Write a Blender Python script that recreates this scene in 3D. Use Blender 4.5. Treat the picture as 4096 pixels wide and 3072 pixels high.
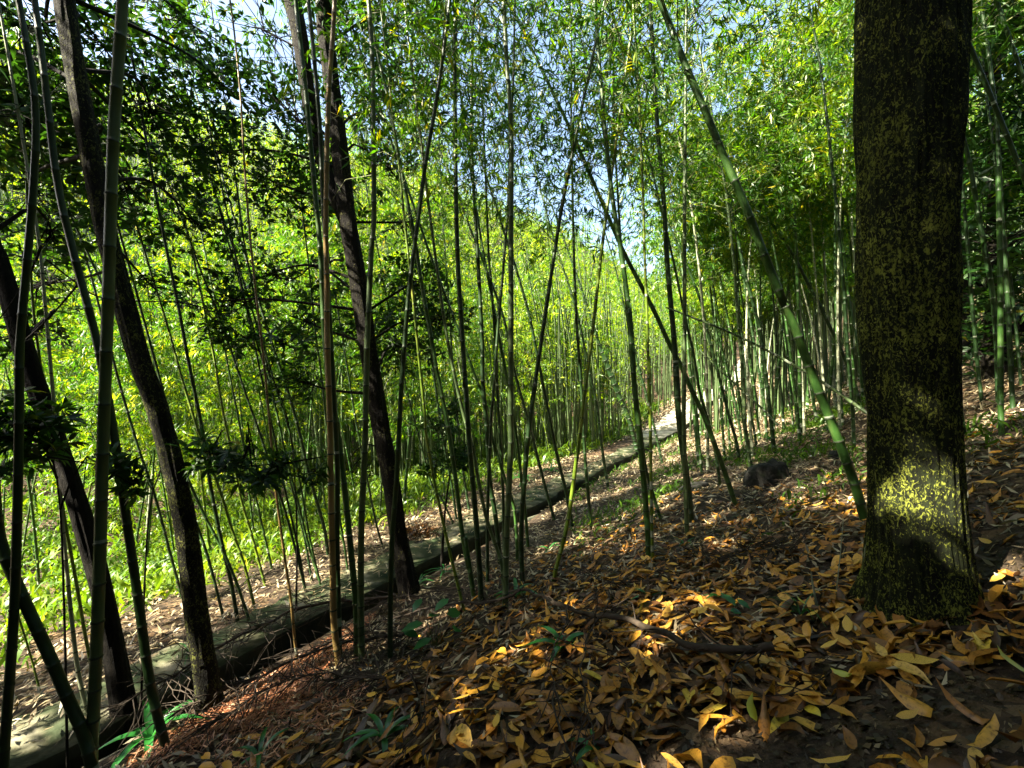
import bpy, math, random
import numpy as np
from mathutils import Vector
for o in list(bpy.data.objects): bpy.data.objects.remove(o)
SC = bpy.context.scene
COL = SC.collection
R = math.radians
# ------------------------------------------------------------------ camera, sky, sun, exposure
EYE = 1.5
LENS = 15.0
cam_d = bpy.data.cameras.new('camera'); cam = bpy.data.objects.new('camera', cam_d); COL.objects.link(cam)
cam.location = (0, 0, EYE); cam.rotation_euler = (R(90), 0, 0)
cam_d.lens = LENS; cam_d.sensor_width = 36; cam_d.clip_end = 1000; cam_d.clip_start = .05
SC.camera = cam
SUN_EL = 41.0; SUN_AZ = 244.0             # compass style: 0 = +Y (view direction), clockwise
S = np.array([math.sin(R(SUN_AZ))*math.cos(R(SUN_EL)), math.cos(R(SUN_AZ))*math.cos(R(SUN_EL)), math.sin(R(SUN_EL))])
w = bpy.data.worlds.new('World'); SC.world = w; w.use_nodes = True
nt = w.node_tree; bg = nt.nodes['Background']
sky = nt.nodes.new('ShaderNodeTexSky'); sky.sky_type = 'NISHITA'; sky.sun_disc = False
sky.sun_elevation = R(SUN_EL); sky.sun_rotation = R(SUN_AZ); sky.ozone_density = .4; sky.dust_density = 3.0; sky.air_density = 1.0
nt.links.new(sky.outputs[0], bg.inputs[0]); bg.inputs[1].default_value = .068
sl = bpy.data.lights.new('sun', 'SUN'); sl.energy = 5.0; sl.angle = R(.5); sl.color = (1, .91, .72)
so = bpy.data.objects.new('sun', sl); COL.objects.link(so)
so.rotation_euler = Vector(S.tolist()).to_track_quat('Z', 'Y').to_euler()
SC.view_settings.view_transform = 'Standard'; SC.view_settings.look = 'None'
SC.view_settings.exposure = 3.2; SC.view_settings.gamma = 1
try:
    SC.cycles.max_bounces = 5; SC.cycles.diffuse_bounces = 3; SC.cycles.glossy_bounces = 2; SC.cycles.transmission_bounces = 3
    SC.cycles.sample_clamp_indirect = 6
except Exception: pass

rng = np.random.default_rng(7); random.seed(7)
F = LENS/36*4096                            # focal length in pixels of the photograph
# ------------------------------------------------------------------ tiny helpers
def nrm(a): return a/np.maximum(np.linalg.norm(a, axis=-1, keepdims=True), 1e-9)
def tag(o, label=None, cat=None, group=None, kind=None):
    if label: o['label'] = label
    if cat: o['category'] = cat
    if group: o['group'] = group
    if kind: o['kind'] = kind
    return o
def empty(name, loc):
    o = bpy.data.objects.new(name, None); COL.objects.link(o); o.location = [float(c) for c in loc]; o.empty_display_size = .2; return o
def mesh(name, V, faces=None, flat=None, cnt=None, mats=(), mi=None, rnd=None, smooth=False, parent=None, loc=None):
    """V (n,3); faces = list, or flat loop array + cnt per face"""
    V = np.asarray(V, dtype=np.float32)
    if loc is not None: V = V-np.asarray(loc, dtype=np.float32)
    me = bpy.data.meshes.new(name)
    if faces is not None:
        cnt = np.array([len(f) for f in faces], dtype=np.int32); flat = np.array([i for f in faces for i in f], dtype=np.int32)
    flat = np.asarray(flat, dtype=np.int32).ravel(); cnt = np.asarray(cnt, dtype=np.int32)
    me.vertices.add(len(V)); me.vertices.foreach_set('co', V.ravel())
    me.loops.add(len(flat)); me.loops.foreach_set('vertex_index', flat)
    me.polygons.add(len(cnt)); st = np.concatenate([[0], np.cumsum(cnt)[:-1]]).astype(np.int32)
    me.polygons.foreach_set('loop_start', st); me.polygons.foreach_set('loop_total', cnt)
    for m in mats: me.materials.append(m)
    if mi is not None: me.polygons.foreach_set('material_index', np.asarray(mi, dtype=np.int32))
    if smooth: me.polygons.foreach_set('use_smooth', np.ones(len(cnt), dtype=bool))
    if rnd is not None:
        a = me.attributes.new('rnd', 'FLOAT', 'FACE'); a.data.foreach_set('value', np.asarray(rnd, dtype=np.float32))
    me.update(calc_edges=True)
    o = bpy.data.objects.new(name, me); COL.objects.link(o)
    if parent is not None: o.parent = parent
    if loc is not None and parent is None: o.location = [float(c) for c in loc]
    return o
# value noise used for ground and bark relief
def _h(ix, iy, s):
    n = (ix.astype(np.int64)*374761393+iy.astype(np.int64)*668265263+s*974711) & 0x7fffffff
    n = ((n ^ (n >> 13))*1274126177) & 0x7fffffff
    return ((n ^ (n >> 16)) & 0xffff)/65535.0
def vnoise(x, y, s=0):
    x = np.asarray(x, float); y = np.asarray(y, float); ix = np.floor(x); iy = np.floor(y); fx = x-ix; fy = y-iy
    fx = fx*fx*(3-2*fx); fy = fy*fy*(3-2*fy)
    return (_h(ix, iy, s)*(1-fx)+_h(ix+1, iy, s)*fx)*(1-fy)+(_h(ix, iy+1, s)*(1-fx)+_h(ix+1, iy+1, s)*fx)*fy
# ------------------------------------------------------------------ terrain
AX = R(31); SU, CU = math.sin(AX), math.cos(AX)
def uv(x, y): return SU*x+CU*y, CU*x-SU*y
def xy(u, v): return SU*u+CU*v, CU*u-SU*v
PV = [-200, -90, -60, -45, -34, -26, -20, -14, -9, -7, -6, -5.5, -4.1, -3, -2, -1.3, 0, 1, 2, 5, 10, 20, 40, 80]
PZ = [70, 42, 24, 14, 6, .2, -2.2, -2.7, -1.95, -1.45, -1.30, -1.29, -1.26, -1.02, -.64, -.36, 0, .40, .95, 2.55, 5.2, 10, 19, 36]
def urise(u): t = np.clip((u-24)/16, 0, 1); return 3.0*t*t*(3-2*t)+np.clip(u-40, 0, None)*.22
def pshift(u): t = np.clip((np.asarray(u, float)-23)/20, 0, 1); return 2.7*t*t*(3-2*t)
def gz(x, y, ditch=True):
    x = np.asarray(x, float); y = np.asarray(y, float); u, v = uv(x, y); v = v-pshift(u)*np.exp(-((v+4.8)/14)**2)
    z = np.interp(v, PV, PZ)+urise(u)
    off = np.clip((np.abs(v+4.8)-.75)/.6, 0, 1)
    z = z+off*((vnoise(x*.9, y*.9, 1)-.5)*.16+(vnoise(x*2.6, y*2.6, 2)-.5)*.07)
    z = z-np.clip(-u-1, 0, 6)*.12
    if ditch: z = np.where((v > -4.56) & (v < -4.20), z-.5, z)
    return z
def ray(X, Y): return np.array([(X-2048)/F, 1.0, (1536-Y)/F])
def cosx(X): return 1/math.sqrt(1+((X-2048)/F)**2)
def hit(X, Y, dmax=45):
    d = ray(X, Y); t = np.linspace(.6, dmax, 6000)
    p = d[None]*t[:, None]; zz = gz(p[:, 0], p[:, 1], False); below = (EYE+p[:, 2]) < zz
    k = int(np.argmax(below)) if below.any() else len(t)-1
    return np.array([p[k, 0], p[k, 1], zz[k]])
CR = {'D': (0, 0, 1.8518), 'C1': (1100, 1700, .6028), 'C2': (1700, 1500, .6028), 'C3': (2400, 1200, .6028), 'C4': (0, 2000, .6463),
      'C5': (500, 1400, .6628), 'M1': (1100, 800, .5425), 'M2': (1900, 800, .5425), 'M3': (2600, 500, .5425), 'U1': (1100, 0, .5426), 'R': (3400, 0, 1.0858)}
def pts(spec):
    out = []; c = 'D'
    for t in spec.replace(',', ' ').split():
        if t in CR: c = t; buf = []; continue
        buf.append(float(t))
        if len(buf) == 2: a = CR[c]; out.append((a[0]+a[2]*buf[0], a[1]+a[2]*buf[1])); buf = []
    return out
def hitD(x, y): return hit(x*1.8518, y*1.8518)
# spots to be sunlit, leaves toward the sun cut out: (point on the lit thing, radius of the gap)
SHAFT = []
def shaft(p, r): SHAFT.append((np.asarray(p, float), r))
def lit_mask(P, pad=.12):
    """True for leaves to be left out: they would stand in one of the gaps"""
    m = np.zeros(len(P), bool)
    for c, r in SHAFT:
        d = P-c; t = d@S; q = np.linalg.norm(d-t[:, None]*S, axis=1)
        m |= (t > .6) & (q < r+pad)
    return m
# ------------------------------------------------------------------ materials
def mat(name):
    m = bpy.data.materials.new(name); m.use_nodes = True; n = m.node_tree; n.nodes.clear(); return m, n, n.nodes, n.links
def ramp(nd, cols, interp='LINEAR'):
    r = nd.new('ShaderNodeValToRGB'); e = r.color_ramp.elements; r.color_ramp.interpolation = interp
    while len(e) < len(cols): e.new(.5)
    for i, (p, c) in enumerate(cols): e[i].position = p; e[i].color = (*c, 1)
    return r
def leaf_mat(name, cols, tr=.4, gloss=.12, rough=.45, boost=1.7, mottle=0):
    m, n, nd, lk = mat(name)
    at = nd.new('ShaderNodeAttribute'); at.attribute_name = 'rnd'
    r = ramp(nd, cols); lk.new(at.outputs['Fac'], r.inputs[0])
    d = nd.new('ShaderNodeBsdfDiffuse'); t = nd.new('ShaderNodeBsdfTranslucent'); g = nd.new('ShaderNodeBsdfGlossy'); g.inputs['Roughness'].default_value = rough
    g.inputs['Color'].default_value = (.8, .85, .8, 1)
    mul = nd.new('ShaderNodeMix'); mul.data_type = 'RGBA'; mul.blend_type = 'MULTIPLY'; mul.inputs[0].default_value = 1
    mul.inputs[7].default_value = (boost*1.1, boost, boost*.35, 1)
    src = r.outputs[0]
    if mottle:
        tc = nd.new('ShaderNodeTexCoord'); no = nd.new('ShaderNodeTexNoise'); no.inputs['Scale'].default_value = mottle; no.inputs['Detail'].default_value = 5; no.inputs['Roughness'].default_value = .65; lk.new(tc.outputs['Object'], no.inputs[0])
        rr = ramp(nd, [(.32, (.35, .30, .26)), (.46, (1, .96, .92)), (.68, (1.3, 1.25, 1.15))]); lk.new(no.outputs[0], rr.inputs[0])
        m2 = nd.new('ShaderNodeMix'); m2.data_type = 'RGBA'; m2.blend_type = 'MULTIPLY'; m2.inputs[0].default_value = 1; lk.new(r.outputs[0], m2.inputs[6]); lk.new(rr.outputs[0], m2.inputs[7]); src = m2.outputs[2]
    lk.new(src, d.inputs[0]); lk.new(src, mul.inputs[6]); lk.new(mul.outputs[2], t.inputs[0])
    a = nd.new('ShaderNodeMixShader'); a.inputs[0].default_value = tr; b = nd.new('ShaderNodeMixShader'); b.inputs[0].default_value = gloss
    lk.new(d.outputs[0], a.inputs[1]); lk.new(t.outputs[0], a.inputs[2]); lk.new(a.outputs[0], b.inputs[1]); lk.new(g.outputs[0], b.inputs[2])
    o = nd.new('ShaderNodeOutputMaterial'); lk.new(b.outputs[0], o.inputs[0]); return m
def solid_mat(name, cols, scale=6, stretch=(1, 1, 1), rough=.6, bump=.0, bscale=40, detail=6, spec=.3, interp='LINEAR', bdist=.01, dist=0):
    m, n, nd, lk = mat(name)
    tc = nd.new('ShaderNodeTexCoord'); mp = nd.new('ShaderNodeMapping'); mp.inputs['Scale'].default_value = stretch
    lk.new(tc.outputs['Object'], mp.inputs[0])
    no = nd.new('ShaderNodeTexNoise'); no.inputs['Scale'].default_value = scale; no.inputs['Detail'].default_value = detail; no.inputs['Distortion'].default_value = dist
    lk.new(mp.outputs[0], no.inputs[0]); r = ramp(nd, cols, interp); lk.new(no.outputs[0], r.inputs[0])
    p = nd.new('ShaderNodeBsdfPrincipled'); p.inputs['Roughness'].default_value = rough; p.inputs['Specular IOR Level'].default_value = spec
    lk.new(r.outputs[0], p.inputs['Base Color'])
    if bump:
        n2 = nd.new('ShaderNodeTexNoise'); n2.inputs['Scale'].default_value = bscale; n2.inputs['Detail'].default_value = 8; lk.new(mp.outputs[0], n2.inputs[0])
        b = nd.new('ShaderNodeBump'); b.inputs['Strength'].default_value = bump; b.inputs['Distance'].default_value = bdist
        lk.new(n2.outputs[0], b.inputs['Height']); lk.new(b.outputs[0], p.inputs['Normal'])
    o = nd.new('ShaderNodeOutputMaterial'); lk.new(p.outputs[0], o.inputs[0]); return m
BAM = [(0, (.012, .055, .003)), (.35, (.030, .105, .004)), (.7, (.085, .175, .004)), (.92, (.18, .24, .006)), (1, (.26, .22, .010))]
M_bleaf = leaf_mat('bamboo_leaf', BAM, .5, .04, .45, 2.0)
M_far = leaf_mat('distant_bamboo_leaf', [(0, (.014, .060, .002)), (.4, (.070, .155, .002)), (.8, (.185, .250, .004)), (1, (.32, .34, .05))], .45, .025, .45, 2.0)
M_tleaf = leaf_mat('broad_leaf', [(0, (.008, .030, .006)), (.5, (.018, .060, .008)), (.9, (.040, .100, .006)), (1, (.20, .18, .01))], .42, .035, .4)
M_under = leaf_mat('undergrowth_leaf', [(0, (.020, .06, .005)), (.5, (.065, .135, .007)), (.9, (.15, .21, .010)), (1, (.24, .24, .03))], .42, .03)
M_strap = leaf_mat('strap_leaf', [(0, (.008, .065, .010)), (1, (.022, .15, .022))], .3, .06, .3)
M_litter = leaf_mat('dry_leaf', [(0, (.020, .009, .004)), (.25, (.085, .036, .010)), (.42, (.26, .115, .018)), (.68, (.46, .24, .028)), (.9, (.52, .33, .07)), (1, (.50, .40, .03))], .12, .045, .4, 1.1, 55)
M_blitter = leaf_mat('bamboo_litter', [(0, (.06, .045, .025)), (.5, (.20, .15, .085)), (.85, (.33, .27, .16)), (1, (.45, .40, .28))], .1, .06, .5, 1.1)
M_crumb = leaf_mat('soil_crumb', [(0, (.008, .006, .004)), (.6, (.05, .035, .02)), (.9, (.12, .08, .04)), (1, (.22, .17, .09))], .05, .03)
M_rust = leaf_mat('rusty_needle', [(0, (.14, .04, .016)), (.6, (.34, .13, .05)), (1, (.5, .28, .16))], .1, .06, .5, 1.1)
M_yleaf = leaf_mat('yellow_leaf', [(0, (.38, .40, .02)), (1, (.5, .48, .03))], .3, .1, .4, 1.2)
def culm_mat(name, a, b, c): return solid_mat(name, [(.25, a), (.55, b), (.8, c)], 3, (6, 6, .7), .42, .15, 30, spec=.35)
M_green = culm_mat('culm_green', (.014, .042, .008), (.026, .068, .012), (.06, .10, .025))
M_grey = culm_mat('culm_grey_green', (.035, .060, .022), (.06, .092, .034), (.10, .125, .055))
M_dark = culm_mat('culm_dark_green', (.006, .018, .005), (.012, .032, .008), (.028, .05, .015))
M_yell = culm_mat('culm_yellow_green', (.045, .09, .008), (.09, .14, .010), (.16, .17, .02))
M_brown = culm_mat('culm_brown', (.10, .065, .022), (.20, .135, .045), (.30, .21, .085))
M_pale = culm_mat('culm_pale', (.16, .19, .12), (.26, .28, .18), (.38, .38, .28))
M_ring = solid_mat('culm_node', [(.3, (.012, .02, .010)), (.7, (.03, .04, .02))], 20)
M_wax = solid_mat('culm_wax', [(.3, (.13, .16, .11)), (.7, (.22, .24, .17))], 20)
M_twig = solid_mat('dry_twig', [(.3, (.012, .008, .005)), (.7, (.045, .032, .020))], 14, rough=.8, bump=.4)
M_btwig = solid_mat('green_twig', [(.3, (.05, .08, .02)), (.7, (.14, .14, .05))], 10)
CULM = {'g': M_green, 'y': M_grey, 'd': M_dark, 'l': M_yell, 'b': M_brown, 'p': M_pale}
def bark_mat(name, dark, mid, lich, thr=.52, sc=1.0, cellsc=22):
    m, n, nd, lk = mat(name)
    tc = nd.new('ShaderNodeTexCoord'); mp = nd.new('ShaderNodeMapping'); mp.inputs['Scale'].default_value = (1, 1, .32); lk.new(tc.outputs['Object'], mp.inputs[0])
    fis = nd.new('ShaderNodeTexNoise'); fis.inputs['Scale'].default_value = 26*sc; fis.inputs['Detail'].default_value = 8; fis.inputs['Roughness'].default_value = .65; fis.inputs['Distortion'].default_value = .6
    lk.new(mp.outputs[0], fis.inputs[0])
    mp2 = nd.new('ShaderNodeMapping'); mp2.inputs['Scale'].default_value = (1, 1, .6); lk.new(tc.outputs['Object'], mp2.inputs[0])
    l1 = nd.new('ShaderNodeTexNoise'); l1.inputs['Scale'].default_value = cellsc*1.8*sc; l1.inputs['Detail'].default_value = 5; l1.inputs['Roughness'].default_value = .7; l1.inputs['Distortion'].default_value = 1.2; lk.new(mp2.outputs[0], l1.inputs[0])
    l2 = nd.new('ShaderNodeTexNoise'); l2.inputs['Scale'].default_value = 3.0*sc; l2.inputs['Detail'].default_value = 4; lk.new(tc.outputs['Object'], l2.inputs[0])
    ad = nd.new('ShaderNodeMath'); ad.operation = 'MULTIPLY_ADD'; ad.inputs[1].default_value = .3; lk.new(l2.outputs[0], ad.inputs[0])
    m2 = nd.new('ShaderNodeMath'); m2.operation = 'MULTIPLY'; m2.inputs[1].default_value = .9; lk.new(l1.outputs[0], m2.inputs[0]); lk.new(m2.outputs[0], ad.inputs[2])
    rl = ramp(nd, [(thr+.07, (0, 0, 0)), (thr+.12, (1, 1, 1))]); lk.new(ad.outputs[0], rl.inputs[0])
    rb = ramp(nd, [(.38, dark), (.62, mid)]); lk.new(fis.outputs[0], rb.inputs[0])
    lc = nd.new('ShaderNodeTexNoise'); lc.inputs['Scale'].default_value = 9*sc; lk.new(tc.outputs['Object'], lc.inputs[0])
    rc = ramp(nd, [(.35, tuple(c*.55 for c in lich)), (.65, lich)]); lk.new(lc.outputs[0], rc.inputs[0])
    mx = nd.new('ShaderNodeMix'); mx.data_type = 'RGBA'; lk.new(rl.outputs[0], mx.inputs[0]); lk.new(rb.outputs[0], mx.inputs[6]); lk.new(rc.outputs[0], mx.inputs[7])
    p = nd.new('ShaderNodeBsdfPrincipled'); p.inputs['Roughness'].default_value = .85; p.inputs['Specular IOR Level'].default_value = .15; lk.new(mx.outputs[2], p.inputs['Base Color'])
    hs = nd.new('ShaderNodeMath'); hs.operation = 'ADD'; lk.new(fis.outputs[0], hs.inputs[0]); lk.new(m2.outputs[0], hs.inputs[1])
    b = nd.new('ShaderNodeBump'); b.inputs['Strength'].default_value = .9; b.inputs['Distance'].default_value = .03; lk.new(hs.outputs[0], b.inputs['Height']); lk.new(b.outputs[0], p.inputs['Normal'])
    o = nd.new('ShaderNodeOutputMaterial'); lk.new(p.outputs[0], o.inputs[0]); return m
M_bark1 = bark_mat('lichen_bark', (.003, .0035, .0015), (.013, .018, .005), (.21, .235, .034), .555, 1.0, 34)
M_bark2 = bark_mat('dark_bark', (.004, .003, .002), (.010, .0085, .006), (.10, .10, .03), .61, 1.2)
M_bark3 = bark_mat('black_bark', (.003, .0025, .002), (.012, .010, .007), (.04, .04, .015), .66, 1.5)
M_rock = solid_mat('mossy_rock', [(.35, (.006, .006, .005)), (.55, (.016, .016, .013)), (.75, (.02, .035, .008))], 5, rough=.9, bump=.8, bscale=14, bdist=.04)
def ground_mat():
    m, n, nd, lk = mat('leaf_litter_soil')
    tc = nd.new('ShaderNodeTexCoord')
    def noise(s, d=6, dist=0):
        q = nd.new('ShaderNodeTexNoise'); q.inputs['Scale'].default_value = s; q.inputs['Detail'].default_value = d; q.inputs['Distortion'].default_value = dist; lk.new(tc.outputs['Object'], q.inputs[0]); return q
    vo = nd.new('ShaderNodeTexVoronoi'); vo.inputs['Scale'].default_value = 17; lk.new(tc.outputs['Object'], vo.inputs[0])
    sep = nd.new('ShaderNodeSeparateColor'); lk.new(vo.outputs['Color'], sep.inputs[0])
    r1 = ramp(nd, [(0, (.012, .008, .005)), (.5, (.04, .025, .014)), (.8, (.11, .065, .03)), (1, (.17, .12, .07))]); lk.new(sep.outputs[0], r1.inputs[0])
    n1 = noise(30); r2 = ramp(nd, [(.3, (.008, .006, .004)), (.7, (.05, .035, .022))]); lk.new(n1.outputs[0], r2.inputs[0])
    n2 = noise(1.1, 4); r3 = ramp(nd, [(.42, (0, 0, 0)), (.6, (1, 1, 1))]); lk.new(n2.outputs[0], r3.inputs[0])
    mx = nd.new('ShaderNodeMix'); mx.data_type = 'RGBA'; lk.new(r3.outputs[0], mx.inputs[0]); lk.new(r2.outputs[0], mx.inputs[6]); lk.new(r1.outputs[0], mx.inputs[7])
    p = nd.new('ShaderNodeBsdfPrincipled'); p.inputs['Roughness'].default_value = .9; p.inputs['Specular IOR Level'].default_value = .2; lk.new(mx.outputs[2], p.inputs['Base Color'])
    b = nd.new('ShaderNodeBump'); b.inputs['Strength'].default_value = .8; b.inputs['Distance'].default_value = .03; lk.new(n1.outputs[0], b.inputs['Height']); lk.new(b.outputs[0], p.inputs['Normal'])
    o = nd.new('ShaderNodeOutputMaterial'); lk.new(p.outputs[0], o.inputs[0]); return m
M_ground = ground_mat()
M_conc = solid_mat('mossy_concrete', [(.36, (.010, .022, .004)), (.48, (.03, .04, .015)), (.56, (.075, .075, .04)), (.68, (.17, .16, .11))], 3.2, rough=.85, bump=.8, bscale=25, detail=10, bdist=.01)
M_conc_lit = solid_mat('swept_concrete', [(.36, (.10, .10, .06)), (.48, (.28, .26, .19)), (.62, (.42, .40, .32))], 2.2, rough=.85, bump=.4, bscale=25, detail=9)  # lighter concrete for the far stretch; its sunlight is put into the colour
M_kerb = solid_mat('pale_concrete', [(.35, (.03, .035, .02)), (.7, (.17, .16, .11))], 3, rough=.85, bump=.4, bscale=25, detail=9)
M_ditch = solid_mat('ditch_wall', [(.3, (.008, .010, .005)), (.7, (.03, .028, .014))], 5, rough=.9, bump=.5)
# ------------------------------------------------------------------ ground, path, ditch
def spaced(a, b, near, k):
    out = [0.0]; s = near
    while out[-1] < max(abs(a), b): out.append(out[-1]+s); s *= k
    o = np.array(out); return np.unique(np.concatenate([-o[o <= -a+1e-9], o[o <= b]]))
us = spaced(-16, 170, .10, 1.022)
vs0 = spaced(-190, 70, .10, 1.028); vs0 = vs0[(np.abs(vs0+4.38) > .30)]
vs = np.sort(np.concatenate([vs0, [-4.60, -4.57, -4.55, -4.38, -4.21, -4.19, -4.10]]))
UU, VV = np.meshgrid(us, vs, indexing='ij'); XX, YY = xy(UU, VV+pshift(UU)*np.exp(-((VV+4.8)/14)**2)); ZZ = gz(XX, YY)
nu, nv = UU.shape; idx = np.arange(nu*nv).reshape(nu, nv)
q = np.stack([idx[:-1, :-1], idx[1:, :-1], idx[1:, 1:], idx[:-1, 1:]], -1).reshape(-1, 4)[:, ::-1]
vm = ((VV[:-1, :-1]+VV[1:, 1:])/2).reshape(-1)
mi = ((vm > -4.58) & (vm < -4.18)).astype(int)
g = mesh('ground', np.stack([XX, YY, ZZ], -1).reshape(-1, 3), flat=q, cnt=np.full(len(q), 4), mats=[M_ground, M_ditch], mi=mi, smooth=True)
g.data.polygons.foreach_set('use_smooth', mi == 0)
tag(g, 'sloping forest floor with leaf litter', kind='structure')
def strip(name, va, vb, h, th, m, seed, rough=.03, step=.12, label=''):
    uu = np.arange(-8, 62, step); V = []; Fc = []
    for i, u in enumerate(uu):
        a = va-(1.0*math.exp(-((u-28)/6.5)**4) if name == 'path' else 0)+(vnoise(u*1.7, 3, seed)-.5)*rough*2+(vnoise(u*6, 9, seed)-.5)*rough; b = vb+(vnoise(u*1.9, 7, seed)-.5)*rough
        dz = (vnoise(u*.8, 5, seed)-.5)*.05
        for v, zo in ((a, h-th), (a, h), ((a+b)/2, h+.012), (b, h), (b, h-th)):
            x, y = xy(u, v+float(pshift(u))); zb = np.interp(-4.8, PV, PZ)+urise(u)-max(0, min(6, -u-1))*.12
            V.append((x, y, zb+zo+dz))
    for i in range(len(uu)-1):
        for k in range(4): a = i*5+k; Fc.append((a, a+1, a+6, a+5))
    Fc.append((0, 1, 2, 3, 4)[::-1]); n = len(uu)*5-5; Fc.append((n, n+1, n+2, n+3, n+4))
    return tag(mesh(name, V, Fc, mats=[m, M_ditch, M_conc_lit], mi=sum([[2 if u > 21.5+1.5*vnoise(u*2, 1, 3) else 0]*3+[1] for u in uu[:-1]], [])+[1, 1]), label, kind='structure')
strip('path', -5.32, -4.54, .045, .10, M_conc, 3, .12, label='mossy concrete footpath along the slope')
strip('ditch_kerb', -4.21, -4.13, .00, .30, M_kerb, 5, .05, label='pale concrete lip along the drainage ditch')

# ------------------------------------------------------------------ gaps cut into the canopy to put sun patches at chosen spots
def sh(x, y, r): shaft(hitD(x, y), r)
T1b = hitD(1996, 1330)
for (x, y, r) in [(1465, 1322, .10), (1505, 1348, .13), (640, 1440, .10), (570, 1480, .14), (500, 1520, .16), (440, 1570, .15), (720, 1395, .06), (600, 1500, .12), (530, 1555, .12), (1010, 1180, .16), (960, 1215, .14), (1200, 1185, .15),
                  (1150, 1120, .3), (1240, 1090, .5), (1330, 1060, .55), (1430, 1080, .4), (1480, 1030, .5), (1290, 1190, .05), (1555, 1185, .0), (1340, 1130, .1),
                  (1480, 900, 1.0), (1440, 960, .5), (1540, 850, 2.0), (1600, 900, 1.0), (1700, 760, 3.0), (1560, 960, .4), (1750, 850, .8),
                  (60, 1440, .15), (300, 1330, .1), (640, 1270, .35), (720, 1240, .3),
                  (1600, 1600, -.03), (1440, 1650, -.05), (1850, 1640, -.08), (60, 1350, 1.2), (200, 1280, 1.6), (420, 1250, 1.6), (600, 1180, 1.8), (950, 1060, .9), (1250, 1010, 1.2), (1350, 960, 1.3)]:
    sh(x, y, r)
# ------------------------------------------------------------------ tubes, leaves
def frames(P):
    P = np.asarray(P, float); T = np.gradient(P, axis=0); T = nrm(T)
    ref = np.array([0, 1, 0.]) if abs(T[0][1]) < .9 else np.array([1, 0, 0.])
    A = nrm(np.cross(T, ref)); B = np.cross(T, A); return T, A, B
def tube(P, rad, n=8, cap=True):
    P = np.asarray(P, float); rad = np.broadcast_to(rad, (len(P),)); T, A, B = frames(P)
    a = np.linspace(0, 2*np.pi, n, endpoint=False)
    V = P[:, None]+rad[:, None, None]*(np.cos(a)[None, :, None]*A[:, None]+np.sin(a)[None, :, None]*B[:, None])
    V = V.reshape(-1, 3); i = np.arange(len(P)-1)[:, None]*n; j = np.arange(n)[None]; j2 = (j+1) % n
    Fq = np.stack([i+j, i+j2, i+n+j2, i+n+j], -1).reshape(-1, 4)
    return V, Fq
def spline(P, step):
    """smooth curve through the points, resampled at about one step"""
    P = np.asarray(P, float)
    if len(P) < 3: 
        n = max(2, int(np.linalg.norm(P[1]-P[0])/step)+1); t = np.linspace(0, 1, n)[:, None]; return P[0]*(1-t)+P[1]*t
    Q = np.vstack([2*P[0]-P[1], P, 2*P[-1]-P[-2]]); out = []
    for i in range(1, len(Q)-2):
        n = max(1, int(round(np.linalg.norm(Q[i+1]-Q[i])/step)))
        for t in np.arange(n)/n:
            out.append(.5*((2*Q[i])+(-Q[i-1]+Q[i+1])*t+(2*Q[i-1]-5*Q[i]+4*Q[i+1]-Q[i+2])*t*t+(-Q[i-1]+3*Q[i]-3*Q[i+1]+Q[i+2])*t**3))
    out.append(P[-1]); return np.array(out)
class TB:
    """collects quads of many tubes into one mesh"""
    def __init__(s): s.V = []; s.F = []; s.M = []; s.n = 0
    def add(s, P, rad, n=4, m=0):
        V, Fq = tube(P, rad, n); s.V.append(V); s.F.append(Fq+s.n); s.M.append(np.full(len(Fq), m)); s.n += len(V)
    def build(s, name, mats, parent=None, loc=None, smooth=True):
        F_ = np.vstack(s.F); return mesh(name, np.vstack(s.V), flat=F_, cnt=np.full(len(F_), 4), mats=mats, mi=np.concatenate(s.M), smooth=smooth, parent=parent, loc=loc)
# leaf blades: along, across, lift
LF4 = (np.array([(0, 0, 0), (.42, .5, .02), (1, 0, -.12), (.42, -.5, .02)]), [(0, 3, 2, 1)])
LF8 = (np.array([(0, 0, 0), (.28, .42, .05), (.28, 0, .02), (.28, -.42, .05), (.66, .38, .01), (.66, 0, -.03), (.66, -.38, .01), (1, 0, -.16)]),
       [(0, 2, 1), (0, 3, 2), (1, 2, 5, 4), (2, 3, 6, 5), (4, 5, 7), (5, 6, 7)])
LF12 = (np.array([(0, 0, 0)]+[p for s, w_ in ((.16, .30), (.36, .47), (.6, .48), (.82, .27)) for p in ((s, w_, .05-.10*s*s), (s, 0, .02-.12*s*s), (s, -w_, .05-.10*s*s))]+[(1, 0, -.13)]),
        [(0, 2, 1), (0, 3, 2)]+[f for i in range(3) for f in ((1+3*i, 2+3*i, 5+3*i, 4+3*i), (2+3*i, 3+3*i, 6+3*i, 5+3*i))]+[(10, 11, 13), (11, 12, 13)])
BL6 = (np.array([(0, .35, 0), (0, -.35, 0), (.4, .5, .10), (.4, -.5, .10), (.75, .35, .06), (.75, -.35, .06), (1, 0, -.12)]),
       [(0, 1, 3, 2), (2, 3, 5, 4), (4, 5, 6)])
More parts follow.
